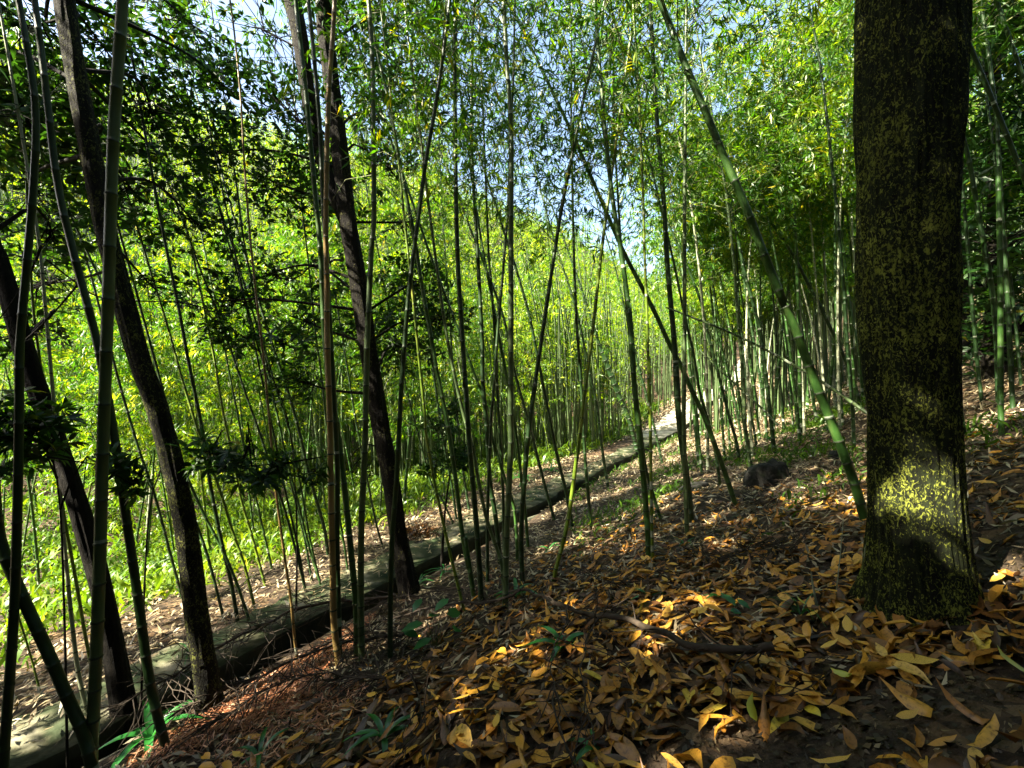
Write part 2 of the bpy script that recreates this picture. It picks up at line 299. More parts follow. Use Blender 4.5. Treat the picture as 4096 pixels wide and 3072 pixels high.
def blades(P, D, N, L, W, tpl=LF4, curl=1.0):
    """one blade per row: P base, D direction, N rough normal, L length, W width"""
    D = nrm(D); Sd = nrm(np.cross(N, D)); N2 = np.cross(D, Sd); T, Fc = tpl
    n = len(P); L = np.broadcast_to(L, (n,)); W = np.broadcast_to(W, (n,)); curl = np.broadcast_to(curl, (n,))
    V = P[:, None]+D[:, None]*(T[None, :, 0, None]*L[:, None, None])+Sd[:, None]*(T[None, :, 1, None]*W[:, None, None])+N2[:, None]*(T[None, :, 2, None]*(L*curl)[:, None, None])
    k = len(T); base = np.arange(n)[:, None]*k
    fl = np.array([i for f in Fc for i in f]); cn = np.array([len(f) for f in Fc])
    return V.reshape(-1, 3), (base+fl[None]).ravel(), np.tile(cn, n), len(Fc)
def leaf_mesh(name, P, D, N, L, W, rnd, m, tpl=LF4, curl=1.0, parent=None, loc=None):
    V, fl, cn, k = blades(P, D, N, L, W, tpl, curl)
    return mesh(name, V, flat=fl, cnt=cn, mats=[m], rnd=np.repeat(rnd, k), parent=parent, loc=loc)
def rv(n): return nrm(rng.normal(size=(n, 3)))
# ------------------------------------------------------------------ bamboo
def culm_mesh(P, r0, r1, m, parent, loc, sides=8, inter=.30, wax=.0, step=.15):
    C = spline(P, step); d = np.concatenate([[0], np.cumsum(np.linalg.norm(np.diff(C, axis=0), axis=1))]); tot = d[-1]
    s = []; rr = []; mi = []; x = 0; k = 0; li = inter*.55
    rad = lambda t: r0+(r1-r0)*min(1, t/tot)**1.15
    while x < tot:
        e = min(tot, x+li); h = .006+r0*.12; r = rad(x)
        s += [x, x+h*.6, x+h*1.3]; rr += [r*1.10, r*1.12, r*.97]; mi += [1, 1, 2 if wax and rng.random() < wax else 0]
        if li > .2: s += [x+li*.12, (x+e)/2]; rr += [r*.985, rad((x+e)/2)*.985]; mi += [0, 0]
        else: s += [(x+e)/2]; rr += [rad((x+e)/2)*.985]; mi += [0]
        s += [e-h*.5]; rr += [rad(e)*.99]; mi += [0]
        x = e; li = min(inter*1.15, li*1.07)
    s = np.array(s); o = np.maximum.accumulate(s+np.arange(len(s))*1e-6)
    Q = np.stack([np.interp(o, d, C[:, i]) for i in range(3)], 1)
    V, Fq = tube(Q, np.array(rr), sides); mm = np.repeat(np.array(mi[:-1]), sides)
    return mesh('culm', V, flat=Fq, cnt=np.full(len(Fq), 4), mats=[m, M_ring, M_wax], mi=mm, smooth=True, parent=parent, loc=loc), C
def bamboo_foliage(C, start, nb, fans, L, W, parent, loc, m=M_bleaf, blen=1.0, tpl=LF4, twigs=True, cut=True, k=4):
    d = np.concatenate([[0], np.cumsum(np.linalg.norm(np.diff(C, axis=0), axis=1))]); tot = d[-1]
    tb = TB(); FP = []; FD = []
    for i in range(nb):
        t = start+(1-start)*((i+rng.random())/nb); sz = (1-.65*max(0, (t-start)/(1-start))**1.5)*blen*rng.uniform(.6, 1.2)
        b = np.array([np.interp(t*tot, d, C[:, j]) for j in range(3)]); a = rng.uniform(0, 2*np.pi)
        o = np.array([math.cos(a), math.sin(a), 0]); up = rng.uniform(.5, 1.1)
        q = np.array([b, b+(o*.5+[0, 0, up*.45])*sz, b+(o+[0, 0, up*.55])*sz, b+(o*1.35+[0, 0, up*.30])*sz])
        if twigs: tb.add(q, np.array([.006, .004, .003, .0015]), 3)
        qq = spline(q, .08)
        n = max(2, int(fans*sz)); f = rng.uniform(.25, 1, n)**.8; ii = (f*(len(qq)-1)).astype(int)
        sub = o*.4+rng.normal(size=(n, 3))*.5; ps = qq[ii]+rng.normal(size=(n, 3))*.11*sz*np.array([1, 1, .8])
        FP.append(ps); FD.append(nrm(sub+[0, 0, -.55]))
    FP = np.vstack(FP); FD = np.vstack(FD)
    if cut: kx = ~lit_mask(FP, .22); FP = FP[kx]; FD = FD[kx]
    if len(FP) == 0: return
    P = np.repeat(FP, k, 0)+rng.normal(size=(len(FP)*k, 3))*.02; D = nrm(np.repeat(FD, k, 0)+rng.normal(size=(len(P), 3))*.42)
    N = nrm(rng.normal(size=(len(P), 3))*.7+[0, 0, 1]); n = len(P)
    rnd = np.clip(np.repeat(rng.beta(2, 2.4, len(FP)), k)+rng.normal(size=n)*.12, 0, 1)
    leaf_mesh('leaves', P, D, N, L*rng.uniform(.65, 1.25, n), W*rng.uniform(.7, 1.2, n), rnd, m, tpl, 1.0, parent, loc)
    if twigs: tb.build('branches', [M_btwig], parent, loc)
def make_bamboo(spec, wpx, label, c='g', H=9.0, base=None, depth=None, foliage=True, group=None, lean=None, wax=.05, bot=None, nb=54, cut_top=False, start=.44, r1=None):
    p2 = pts(spec)
    if depth is None: b = hit(*p2[-1]); y = b[1]
    else: y = depth; d = ray(*p2[-1]); b = np.array([d[0]*y, y, EYE+d[2]*y])
    P = [];
    for X, Y in p2[::-1]: d = ray(X, Y); P.append([d[0]*y, y, EYE+d[2]*y])
    P[0] = list(b)
    if depth is not None:                                   # the foot is below the picture: go on down to the soil
        dn = nrm(np.array(P[0])-np.array(P[1])); dn = nrm(dn+np.array([0, 0, -.5])); p = np.array(P[0])
        for _ in range(80):
            if p[2] < gz(p[0], p[1])-.02: break
            p = p+dn*.05
        P.insert(0, list(p)); b = p
    P = np.array(P); P[0][2] -= .03
    ln = 0 if lean is None else lean
    P[:, 1] += np.linspace(0, 1, len(P))*ln
    top = P[-1]; dirn = nrm(P[-1]-P[-2]); 
    if not cut_top:
        ext = []; p = top.copy(); k = 0
        while p[2] < b[2]+H and k < 30:
            dirn = nrm(dirn+np.array([rng.normal()*.02, rng.normal()*.02, .01])); p = p+dirn*.6; ext.append(p.copy()); k += 1
        if ext: P = np.vstack([P, ext])
        for j, s in enumerate((.5, 1.0)): P = np.vstack([P, P[-1]+nrm(dirn+np.array([rng.normal()*.5, rng.normal()*.5, -.45*j]))*.5])
    t = empty('bamboo', b); r0 = wpx*y/F/2*cosx(p2[-1][0])*1.04
    _, C = culm_mesh(P, r0, (r0*.30 if not cut_top else r0*.85) if r1 is None else r1, CULM[c], t, b, 12 if wpx > 18 else 8, .30 if r0 > .02 else .24, wax)
    if p2[0][0] < 1500 and y < 7: start = .80; nb = 12
    if foliage: bamboo_foliage(C, start, nb, 15, .140, .021, t, b)
    tag(t, label, 'bamboo', group); return t
# ------------------------------------------------------------------ broadleaf trees
def trunk_mesh(P, rad, m, parent, loc, n=24, step=.08, rough=.06, flare=0, seed=1, name='trunk', fn=7):
    C = spline(P, step); d = np.concatenate([[0], np.cumsum(np.linalg.norm(np.diff(C, axis=0), axis=1))])
    P = np.asarray(P, float); dk = np.concatenate([[0], np.cumsum(np.linalg.norm(np.diff(P, axis=0), axis=1))]); dk *= d[-1]/dk[-1]
    r = np.interp(d, dk, rad); T, A, B = frames(C); a = np.linspace(0, 2*np.pi, n, endpoint=False)
    ca = np.cos(a)[None]; sa = np.sin(a)[None]
    big = vnoise(ca*2.2+50, d[:, None]*1.7+sa*2.2, seed)-.5; fine = vnoise(ca*fn*r.max()*8+90, sa*fn*r.max()*8+d[:, None]*4.5, seed+3)-.5
    fl = flare*np.exp(-d/.22)[:, None]*(1+.9*np.maximum(0, np.cos(a*5+seed))[None])
    rr = r[:, None]*(1+big*.22+fl)+fine*rough*r.max()
    V = C[:, None]+rr[..., None]*(np.cos(a)[None, :, None]*A[:, None]+np.sin(a)[None, :, None]*B[:, None]); V = V.reshape(-1, 3)
    i = np.arange(len(C)-1)[:, None]*n; j = np.arange(n)[None]; j2 = (j+1) % n
    Fq = np.stack([i+j, i+j2, i+n+j2, i+n+j], -1).reshape(-1, 4)
    return mesh(name, V, flat=Fq, cnt=np.full(len(Fq), 4), mats=[m], smooth=True, parent=parent, loc=loc), C
def crown(blobs, parent, loc, L=.125, W=.042, m=M_tleaf, from_=None, limb_r=.03, k=7, tpl=LF4, dens=1.0, cut=True, limbs=True, down=.15):
    """blobs: (centre, radius, clusters). Whorls of leaves at twig ends round limbs that reach each blob"""
    CP = []; tb = TB()
    for c, r, n in blobs:
        c = np.asarray(c, float); n = int(n*dens); q = rv(n)*(rng.random((n, 1))**.36)*r*np.array([1, 1, .78]); 
        mk = vnoise((c[0]+q[:, 0])*2.3, (c[1]+q[:, 1])*2.3+(c[2]+q[:, 2])*3, 5); q = q[mk > .22]
        CP.append(c+q)
        if limbs and from_ is not None:
            f = from_[int(np.argmin(np.linalg.norm(from_-(c-[0, 0, r*.8]), axis=1)))]
            mid = (f+c)/2+[0, 0, .15]+rng.normal(size=3)*.12; tb.add(spline([f, mid, c], .25), np.linspace(limb_r, limb_r*.45, len(spline([f, mid, c], .25))), 6)
            for e in q[:min(len(q), 26)]: a = c*.6+f*.1+mid*.3; a = c+(a-c)*rng.random(); tb.add(np.array([a, (a+c+e)/2+rng.normal(size=3)*.06, c+e]), np.array([limb_r*.35, limb_r*.2, .003]), 4)
    CP = np.vstack(CP)
    if cut: CP = CP[~lit_mask(CP, L*.85)]
    n = len(CP)*k; P = np.repeat(CP, k, 0); ax = nrm(rng.normal(size=(len(CP), 3))*.5+[0, 0, .6]); ax = np.repeat(ax, k, 0)
    rad = rv(n); rad = nrm(rad-ax*np.sum(rad*ax, 1, keepdims=True)); D = nrm(rad+ax*.25+[0, 0, -down]); N = nrm(ax+rng.normal(size=(n, 3))*.3)
    rnd = np.clip(np.repeat(rng.beta(2, 3, len(CP)), k)+rng.normal(size=n)*.1, 0, 1)
    ch = leaf_mesh('crown', P+D*.01, D, N, L*rng.uniform(.7, 1.15, n), W*rng.uniform(.8, 1.15, n), rnd, m, tpl, 1.0, parent, loc)
    if tb.V: tb.build('limbs', [M_bark3], parent, loc)
def plane_pts(spec, y):
    out = []
    for X, Y in pts(spec)[::-1]: d = ray(X, Y); out.append([d[0]*y, y, EYE+d[2]*y])
    return np.array(out)
def at(x, y, dep): d = ray(x*1.8518, y*1.8518); return np.array([d[0]*dep, dep, EYE+d[2]*dep])
# more gaps cut through the leaves, for lit patches on trunks and culms
yA = hitD(460, 1535)[1]; yB = hitD(885, 1285)[1]; yT = hitD(1996, 1345)[1]+.15
rT = 224*1.8518*yT/F/2*cosx(1960*1.8518)
for (x, y, dep, r) in [(1985, 1060, yT-rT, -.03), (2015, 1125, yT-rT, .0), (370, 990, yA, .10), (395, 1100, yA, .08), (425, 1350, yA, .16), (440, 1450, yA, .15), (430, 1250, yA, .10), (765, 620, yB, .10), (875, 1230, yB, .14)]:
    shaft(at(x, y, dep), r)
for (x, y, dep, r) in [(140, 1250, 4.2, .12), (1400, 1000, 5, .05), (1222, 1100, 5.5, .14), (1235, 1050, 5.5, .1), (1100, 750, 5.5, .12), (715, 560, 3.6, .15), (2157, 845, 5, .12), (1580, 620, 9, .5), (1420, 80, 5, .2), (1500, 250, 5, .15), (560, 1180, 5, .12)]:
    shaft(at(x, y, dep), r)

# T1, the large trunk on the right
b = hitD(1996, 1345); b[1] = yT; b[2] = float(gz(b[0], b[1]))
t = empty('broadleaf_tree', b)
P = plane_pts('D 1970 0 1961 300 1956 600 1966 900 1978 1150 1992 1350', yT); P[0] = [P[0][0], yT, b[2]-.12]
ext = [P[-1]+np.array([-.05, -.05, .9]), P[-1]+np.array([0, .1, 1.9]), P[-1]+np.array([.2, .2, 3.2]), P[-1]+np.array([.2, .1, 4.6])]
P = np.vstack([P, ext]); n = len(P)
o, TC1 = trunk_mesh(P, np.interp(np.arange(n), [0, 1, 2, 5, n-1], [rT*1.0, rT*.95, rT*.93, rT*1.08, rT*.6]), M_bark1, t, b, 168, .03, .09, .50, 11, fn=10)
tag(t, 'thick lichen-spotted tree trunk with rough bark filling the right side', 'tree')
crown([((1.2, 2.4, 6.8), 1.3, 330), ((3.3, 2.8, 7.0), 1.3, 330), ((b[0]-2.6, b[1]-1.3, 6.7), 1.7, 460), ((b[0]-1.2, b[1]-1.0, 7.4), 2.0, 420), ((b[0]+1.0, b[1]-.5, 7.2), 1.9, 380), ((b[0]+.3, b[1]+1.6, 7.9), 1.7, 300), ((b[0]-2.6, b[1]-2.6, 7.0), 1.9, 420)], t, b, .17, .055, from_=TC1[-40:], limb_r=.07, k=6)  # leaf masses above the view, added to shade the trunk and slope
# TA, TB, TC on the left
def btree(spec, w0, w1, label, m, dep, blobs, crown_dens=1, extra=None, Htop=3.0, seed=1, lr=.03, **kw):
    y = dep; P = plane_pts(spec, y); P[0][2] = float(gz(P[0][0], y))-.1; b = P[0]+[0, 0, .1]
    dr = nrm(P[-1]-P[-2]); dr = nrm(dr+[.1, 0, .3]); P = np.vstack([P, P[-1]+dr*Htop*.5, P[-1]+dr*Htop+[0, .1, .2]]); n = len(P)
    t = empty('broadleaf_tree', b); cc = cosx(pts(spec)[-1][0])*.92; r0 = w0*1.8518*y/F/2*cc; r1 = w1*1.8518*y/F/2*cc
    rad = np.interp(np.arange(n), [0, 1, n-3, n-1], [r0*1.05, r0*.95, r1, r1*.4]); o, C = trunk_mesh(P, rad, m, t, b, 48, .05, .10, .25, seed)
    if extra:
        for sp, wa, wb in extra:
            Q = plane_pts(sp, y+.05); trunk_mesh(Q, np.linspace(wa, wb, len(Q))*1.8518*y/F/2, m, t, b, 20, .1, .12, 0, seed+5, 'limb')
    tag(t, label, 'tree'); crown([(at(x, yy, d), r, n_) for (x, yy, d, r, n_) in blobs], t, b, from_=C, limb_r=lr*.7, dens=crown_dens*1.5, **kw); return t
btree('D 140 0 190 300 225 480 290 740 345 900 395 1110 425 1330 460 1545', 56, 46, 'leaning tree with sunlit mossy foot beside the ditch at lower left', bark_mat('mossy_bark', (.004, .004, .002), (.010, .009, .005), (.14, .15, .035), .57, 1.4), yA,
      [(60, 60, 4.4, .95, 130), (230, 110, 5.0, 1.0, 140), (420, 60, 5.6, 1.1, 150), (50, 260, 4.6, .8, 110), (330, 250, 5.2, .95, 140), (170, 340, 4.8, .85, 120), (60, 430, 5.0, .8, 100),
       (300, 430, 5.4, .85, 110), (430, 490, 5.8, .75, 80), (70, 620, 4.8, .5, 30), (500, 200, 6.0, 1.1, 150), (150, 200, 6.6, 1.3, 160), (380, 380, 6.6, 1.1, 110), (330, 620, 5.4, .45, 20)], seed=3)
btree('D 700 0 712 150 730 300 752 480 775 620 790 720 810 850 845 1050 865 1180 888 1292', 42, 38, 'dark tree trunk standing beside the ditch just left of centre', M_bark2, yB,
      [(560, 60, 5.8, 1.1, 150), (700, 90, 6.0, 1.1, 160), (860, 60, 6.4, 1.1, 190), (640, 260, 6.0, 1.1, 170), (820, 240, 6.4, 1.0, 180), (560, 380, 6.0, 1.0, 130), (840, 360, 6.6, .6, 80), (430, 330, 6.0, .9, 100), (680, 430, 6.4, .8, 90),
       (900, 620, 6.6, .65, 100), (860, 740, 6.5, .75, 130), (960, 690, 6.9, .5, 50), (650, 690, 6.0, .7, 90), (640, 820, 5.8, .45, 40), (560, 600, 6.2, .6, 50), (890, 480, 6.8, .5, 40), (480, 650, 5.6, .5, 40), (700, 620, 7, .8, 60)],
      extra=[('U1 130 0 190 300 230 600 300 1000 420 1400 520 1640', 26, 34)], seed=8)
btree('D -30 480 0 570 60 780 125 960 200 1200 240 1370 275 1545', 54, 48, 'black leaning trunk crossing behind the thick pale bamboo on the left', M_bark3, hitD(275, 1545)[1],
      [(-60, 250, 3.8, .8, 130), (20, 160, 4.6, .8, 130), (120, 520, 4.6, .5, 60), (60, 720, 4.0, .35, 40)], seed=14)
# small broadleaf saplings whose dark sprays hang in front of the bright grove
def sapling(specs, y, blobs, label, w=8, L=.12, W=.035):
    P = plane_pts(specs, y); b = P[0].copy(); b[2] = float(gz(b[0], b[1])); P[0] = b; t = empty('sapling', b); tb = TB(); C = spline(P, .1)
    tb.add(C, np.linspace(w*1.8518*y/F/2, .004, len(C)), 6); tb.build('stem', [M_bark3], t, b)
    crown([(at(x, yy, d), r, n_) for (x, yy, d, r, n_) in blobs], t, b, L, W, m=M_tleaf, from_=C, limb_r=.008, k=7, tpl=LF8, dens=1.15); tag(t, label, 'sapling'); return t
sapling('D 985 900 975 1000 960 1120 950 1215', 6.4, [(940, 930, 6.4, .30, 60), (1000, 990, 6.4, .28, 55), (930, 1000, 6.3, .25, 40), (970, 880, 6.5, .2, 20)], 'dark leafy sapling in front of the green bank left of the crossing culms')
sapling('D 620 1000 500 1010 440 1010 330 1060 300 1290', 3.6, [(520, 1000, 3.6, .24, 26), (600, 1010, 3.6, .20, 18), (450, 980, 3.6, .2, 16), (680, 1020, 3.7, .16, 10), (560, 1040, 3.6, .15, 10)], 'low dark leafy spray reaching across the sunlit tree at lower left', 5)
sapling('D 60 890 90 960 130 1100 150 1400', 3.0, [(30, 900, 2.9, .22, 26), (90, 930, 3.0, .22, 22), (40, 980, 2.9, .2, 18), (250, 1010, 3.0, .14, 12), (290, 1050, 3.0, .1, 8)], 'dark leafy sapling around the leftmost culms', 6)
sapling('D 560 760 620 900 640 1100 640 1262', 5.2, [(530, 730, 5.2, .3, 26), (620, 740, 5.2, .3, 30), (440, 700, 5.0, .25, 16)], 'thin sapling with drooping dark leaves above the undergrowth', 5)
# unseen trees around the viewpoint, added so their crowns shade this slope
def shade_tree(x, y, h, r, n, label):
    z = float(gz(x, y)); b = np.array([x, y, z]); t = empty('broadleaf_tree', b)
    P = np.array([[x, y, z-.1], [x+.1, y, z+h*.3], [x-.1, y+.1, z+h*.6], [x, y, z+h]]); o, C = trunk_mesh(P, [.2, .17, .14, .06], M_bark2, t, b, 20, .3, .1, .3, 4)
    bl = []
    for i in range(7): a = i*2.4; bl.append((np.array([x+math.cos(a)*r*.62*(i > 0), y+math.sin(a)*r*.62*(i > 0), z+h*(.86+.16*(i % 2))]), r*.62, n//7))
    crown(bl, t, b, .27, .10, from_=C, limb_r=.06, k=6); tag(t, label, 'tree', 'trees behind the viewpoint'); return t
shade_tree(-6.0, -4.5, 9.5, 3.4, 1500, 'dense evergreen tree behind the viewpoint, downhill side')
shade_tree(-2.0, -6.0, 10.5, 3.4, 1500, 'dense evergreen tree behind the viewpoint')
shade_tree(-9.0, -.5, 10.5, 3.2, 1300, 'dense evergreen tree downhill and to the left, outside the picture')
shade_tree(-3.0, -2.5, 8.2, 2.9, 1500, 'small evergreen tree just behind the viewpoint')
SB = shade_tree(2.5, -5.0, 9.5, 3.0, 1200, 'evergreen tree uphill behind the viewpoint')
def round_bush(x, y, h, r, n, L=.30, W=.12):
    z = float(gz(x, y)); b = np.array([x, y, z]); t = empty('evergreen_tree', b); C = np.array([[x, y, z-.1], [x, y, z+h*.5], [x, y, z+h]]); o, C = trunk_mesh(C, [.14, .1, .04], M_bark2, t, b, 12, .4, .1, .2, 6)
    crown([(np.array([x+r*.4*math.cos(i*2.4), y+r*.4*math.sin(i*2.4), z+h*(.15+.85*i/5)]), r*(.95-.08*i), n//6) for i in range(6)], t, b, L, W, from_=C, limb_r=.04, k=6); return t
shade_tree(-8.8, 1.9, 9.0, 2.6, 1100, 'evergreen tree left of the picture, downhill beside the leftmost culms')
for i, (x, y, h, r) in enumerate([(-4.9, -.7, 10.5, 2.3), (-7.6, -1.6, 9.5, 2.3), (-7.9, .3, 10.5, 2.2), (-5.2, -4.2, 9.5, 2.3), (-10.3, -3.6, 11, 2.5), (-2.6, -3.2, 8.5, 2.1)]):  # out-of-view evergreens added on the sun side to block it
    tt = round_bush(x, y, h, r, 1900); tag(tt, ['tall evergreen close behind the left shoulder of the viewpoint', 'tall evergreen downhill of the viewpoint, second row', 'tall evergreen left of the picture edge beside the leaning culm', 'tall evergreen behind the viewpoint towards the ditch', 'tallest evergreen farthest downhill behind the viewpoint', 'evergreen just behind the viewpoint'][i], 'tree')
for i, (px_, dd, h, r) in enumerate([(2150, 7.2, 6.5, 1.5), (2290, 6.0, 6.0, 1.5), (2080, 10, 8, 1.8), (2240, 9.5, 8, 2.0)]):
    x = (px_-1106)/921.7*dd; tt = round_bush(x, dd, h, r, 1500, .17, .05); tag(tt, ['dark evergreen close behind the broken-topped culm at the right', 'dark evergreen cut by the right edge of the picture', 'dark evergreen seen between the large trunk and the broken-topped culm', 'tall dark evergreen farther up the slope at the right edge'][i], 'tree')
RB = round_bush(0.5, -6.5, 8.0, 2.6, 1500); tag(RB, 'dense evergreen tree leafed to the ground directly behind the viewpoint', 'tree')  # unseen, added with the copies below to hold back sky light
for i, (x, y, s) in enumerate([(-5, -9.5, 1.1), (5.5, -8, 1.2), (8.5, -3.5, 1.2), (-9.5, -6, 1.2), (8.8, 2.2, 1.1), (1, -12, 1.4), (-13, -9, 1.4), (6, .2, .8)]):
    r_ = RB.copy(); COL.objects.link(r_); r_.location = (x, y, float(gz(x, y))); r_.scale = (s, s, s); r_.rotation_euler = (0, 0, i*1.3); tag(r_, 'dense evergreen tree leafed to the ground around the clearing behind the viewpoint', 'tree', 'evergreens around the viewpoint')
    for ch in RB.children: c_ = ch.copy(); COL.objects.link(c_); c_.parent = r_
shade_tree(-6.0, 1.0, 10.5, 2.6, 900, 'evergreen tree at the left beyond the picture edge')

# ------------------------------------------------------------------ culms seen one by one in the photograph
B = make_bamboo
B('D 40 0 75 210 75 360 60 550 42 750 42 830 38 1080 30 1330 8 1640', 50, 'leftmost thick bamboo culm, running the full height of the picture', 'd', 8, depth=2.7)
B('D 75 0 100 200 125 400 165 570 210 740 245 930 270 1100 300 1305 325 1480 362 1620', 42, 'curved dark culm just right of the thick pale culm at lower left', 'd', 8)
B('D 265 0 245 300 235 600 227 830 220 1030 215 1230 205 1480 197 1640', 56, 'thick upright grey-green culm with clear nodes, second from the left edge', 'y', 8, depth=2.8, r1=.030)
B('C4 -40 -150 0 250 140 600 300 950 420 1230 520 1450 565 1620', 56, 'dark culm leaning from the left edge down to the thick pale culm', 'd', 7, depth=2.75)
B('M1 300 0 330 300 352 700 365 1000 400 1300 C1 430 150 480 600 520 1000 540 1230 545 1530', 26, 'green culm just right of the brown culm, left of the dark trunk', 'g', 10)
B('U1 245 0 295 500 335 1000 355 1500 C1 405 100 412 500 412 900 430 1560', 24, 'dark green culm directly behind the brown culm', 'd', 10)
B('U1 440 0 430 200 400 600 385 1000 375 1659 M1 380 500 385 1000 395 1400 C1 365 0 372 500 385 1000 390 1300 425 1590', 27, 'yellow-brown dead culm standing left of the dark trunk', 'b', 10)
B('U1 690 0 720 500 725 1000 730 1650 M1 715 300 695 700 675 1200 C1 600 0 590 300 575 600 570 900 570 1200 575 1560', 27, 'grey-green culm crossing in front of the dark trunk left of centre', 'y', 10)
B('U1 1290 0 1240 400 1180 800 1110 1200 1050 1659 M1 1020 400 985 700 960 1000 930 1400 C1 825 0 805 400 780 700 768 1000 765 1300 765 1540', 22, 'long culm crossing in front of the foot of the dark trunk and leaning right', 'd', 10)
B('U1 720 200 780 500 850 800 920 1200 1000 1600 M1 1040 350 1085 650 1140 950 1200 1300 C1 1145 0 1200 370 1240 700 1290 980 C2 260 1050 330 1490', 20, 'long culm leaning left that crosses another one above the dark sapling', 'g', 10)
B('M1 1000 560 1030 850 1075 1300 1110 1640 C2 0 350 60 700 130 1020 190 1280 265 1570', 13, 'thin culm, brown above and green below, beside the dark sapling', 'l', 8)
B('U1 1335 0 1325 500 1330 1000 M1 1335 0 1350 500 1375 900 1405 1400 C2 265 0 290 400 320 750 350 1100 375 1500', 22, 'straight dark culm left of centre rising above the picture', 'd', 11)
B('U1 1450 600 1450 1100 M1 1470 0 1500 500 1530 1100 C2 380 0 410 350 430 700 470 950 500 1250', 19, 'dark culm with leafy top left of the central pale one', 'd', 10)
B('U1 1495 0 1520 500 1540 1000 M1 1560 0 1580 500 M2 110 500 140 900 165 1300 C2 475 0 490 300 515 700 525 1180', 13, 'thin dark culm standing next to the central crossing', 'd', 10)
B('M2 240 100 200 600 165 1000 130 1500 C2 440 250 425 600 415 900 415 1390', 14, 'thin culm leaning right into the central pale culm', 'd', 9)
B('U1 1685 0 1710 500 1740 900 1740 1600 M2 265 500 265 1000 262 1600 C2 570 400 555 800 540 1100 532 1540', 24, 'straight light green culm standing nearly in the middle of the picture', 'y', 11, wax=.4)
B('D 1245 290 M2 650 0 600 300 540 700 480 1100 420 1500 C2 740 0 690 350 660 700 640 1000 640 1200 650 1390', 20, 'dark culm leaning right in a long X with its neighbour, centre', 'd', 8)
B('M2 545 0 640 250 740 530 850 850 960 1200 1080 1500 1150 1659 C3 0 300 90 550 190 780 250 1010', 19, 'dark culm leaning left across the centre down to the path edge', 'd', 10)
B('M2 720 0 735 600 755 1000 785 1400 C2 1050 330 1070 650 1105 1020', 14, 'thin upright dark culm on the litter bank right of centre', 'd', 9)
B('M2 310 530 400 850 450 1100 500 1350 C2 770 0 830 300 880 550 930 750 985 1020', 14, 'thin dark culm leaning left, foot beside the yellow-green one', 'd', 9)
B('M2 60 450 200 830 250 1050 298 1290 C2 670 250 740 520 800 750 860 960', 13, 'thin dark culm leaning left with its foot on the ditch edge', 'd', 9)
B('M2 980 20 930 400 880 850 830 1250 780 1659 C2 1040 300 1000 600 960 900 920 1100 870 1280 850 1370', 17, 'yellow-green culm leaning right, lit near its foot', 'l', 8)
B('M2 600 350 730 750 790 1000 848 1290 C2 1140 200 1170 450 1200 650 1218 750', 12, 'thin dark culm standing on the ditch lip right of centre', 'd', 9)
B('C2 195 0 260 280 325 520 350 680 410 960 470 1130 510 1260 520 1400', 15, 'culm with a pale sunlit foot leaning into the central clump', 'y', 9)
B('C2 330 0 385 150 435 380 490 560 540 720 590 870 610 1100 612 1230', 13, 'thin culm leaning left just behind the central pale culm', 'g', 9)
B('C2 540 0 580 230 620 500 640 700 665 900 685 1140', 13, 'thin culm with dry sheath standing right of the central pale culm', 'g', 9)
B('M2 1020 30 1080 400 1140 850 1175 1300 C3 190 0 210 330 235 640 265 930 290 1200 315 1500 325 1720', 24, 'green culm with black nodes, paired with a thin bright green one', 'g', 10)
B('M2 1240 0 1250 400 1270 900 1285 1600 C3 325 350 335 900 340 1300 350 1740', 14, 'thin bright green culm with white node rings, right of centre', 'l', 10, wax=.9)
B('C3 150 0 245 400 300 600 345 780 380 930 415 1085', 11, 'thin dark culm beside the bright bend of the path', 'd', 9)
B('C3 270 850 300 1100 340 1250 405 1450', 14, 'short dark culm behind the white-ringed culm', 'd', 7)
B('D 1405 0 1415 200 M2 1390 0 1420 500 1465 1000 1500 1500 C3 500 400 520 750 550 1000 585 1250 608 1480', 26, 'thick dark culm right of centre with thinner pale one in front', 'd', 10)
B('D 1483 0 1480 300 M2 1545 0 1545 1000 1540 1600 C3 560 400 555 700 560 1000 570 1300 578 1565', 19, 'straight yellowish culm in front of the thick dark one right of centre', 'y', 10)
B('M2 930 0 1090 370 1250 680 1350 880 1440 1080 C3 520 400 600 580 690 770 750 930 820 1120 905 1360', 22, 'dark culm leaning far left over the path bend, foot left of the black boulder', 'g', 9)
B('M3 450 0 530 200 620 400 720 640 800 850 900 1100 1000 1350 C3 1210 0 1300 200 1380 420 1450 600 1530 800 1620 1030 1700 1250 1760 1450', 44, 'thickest green culm leaning left away from the large trunk', 'g', 8)
B('M3 320 20 500 200 700 470 880 700 1050 950 1180 1200 1290 1400 C3 1440 0 1550 230 1640 430 1700 600 1735 720', 18, 'slanting dark culm that disappears behind the large trunk', 'd', 9)
B('D 1745 0 1770 130 M3 1310 0 1340 300 1380 650 1410 1000 1440 1350 C3 1620 0 1650 400 1675 700 1688 1010', 17, 'tall slender dark culm just left of the large trunk', 'd', 10)
B('M3 150 760 270 1030 370 1290 C3 720 240 780 470 850 750 900 920 930 1070', 14, 'dark leaning culm above the mossy log', 'd', 9)
B('M3 510 200 560 500 600 850 625 1100 C3 905 0 925 250 950 520 960 800 980 950 1000 1120', 16, 'dark culm whose sunlit upper half shines white, behind the black boulder', 'y', 9)
B('M3 570 500 650 850 700 1100 C3 1010 0 1070 250 1100 500 1130 750 1150 950 1165 1020', 18, 'mottled dark culm behind the black boulder', 'd', 9)
B('C3 1120 -300 1150 0 1170 250 1190 500 1210 700 1220 880', 12, 'slim culm behind the mottled one uphill of the path', 'd', 9)
B('C3 1250 -100 1270 200 1290 450 1300 700 1310 850', 15, 'pale culm standing among ferns left of the large trunk', 'y', 9, wax=.5)
B('C3 1300 -300 1320 0 1340 500 1350 750 1355 880', 13, 'light green culm beside the pale one among ferns', 'p', 9)
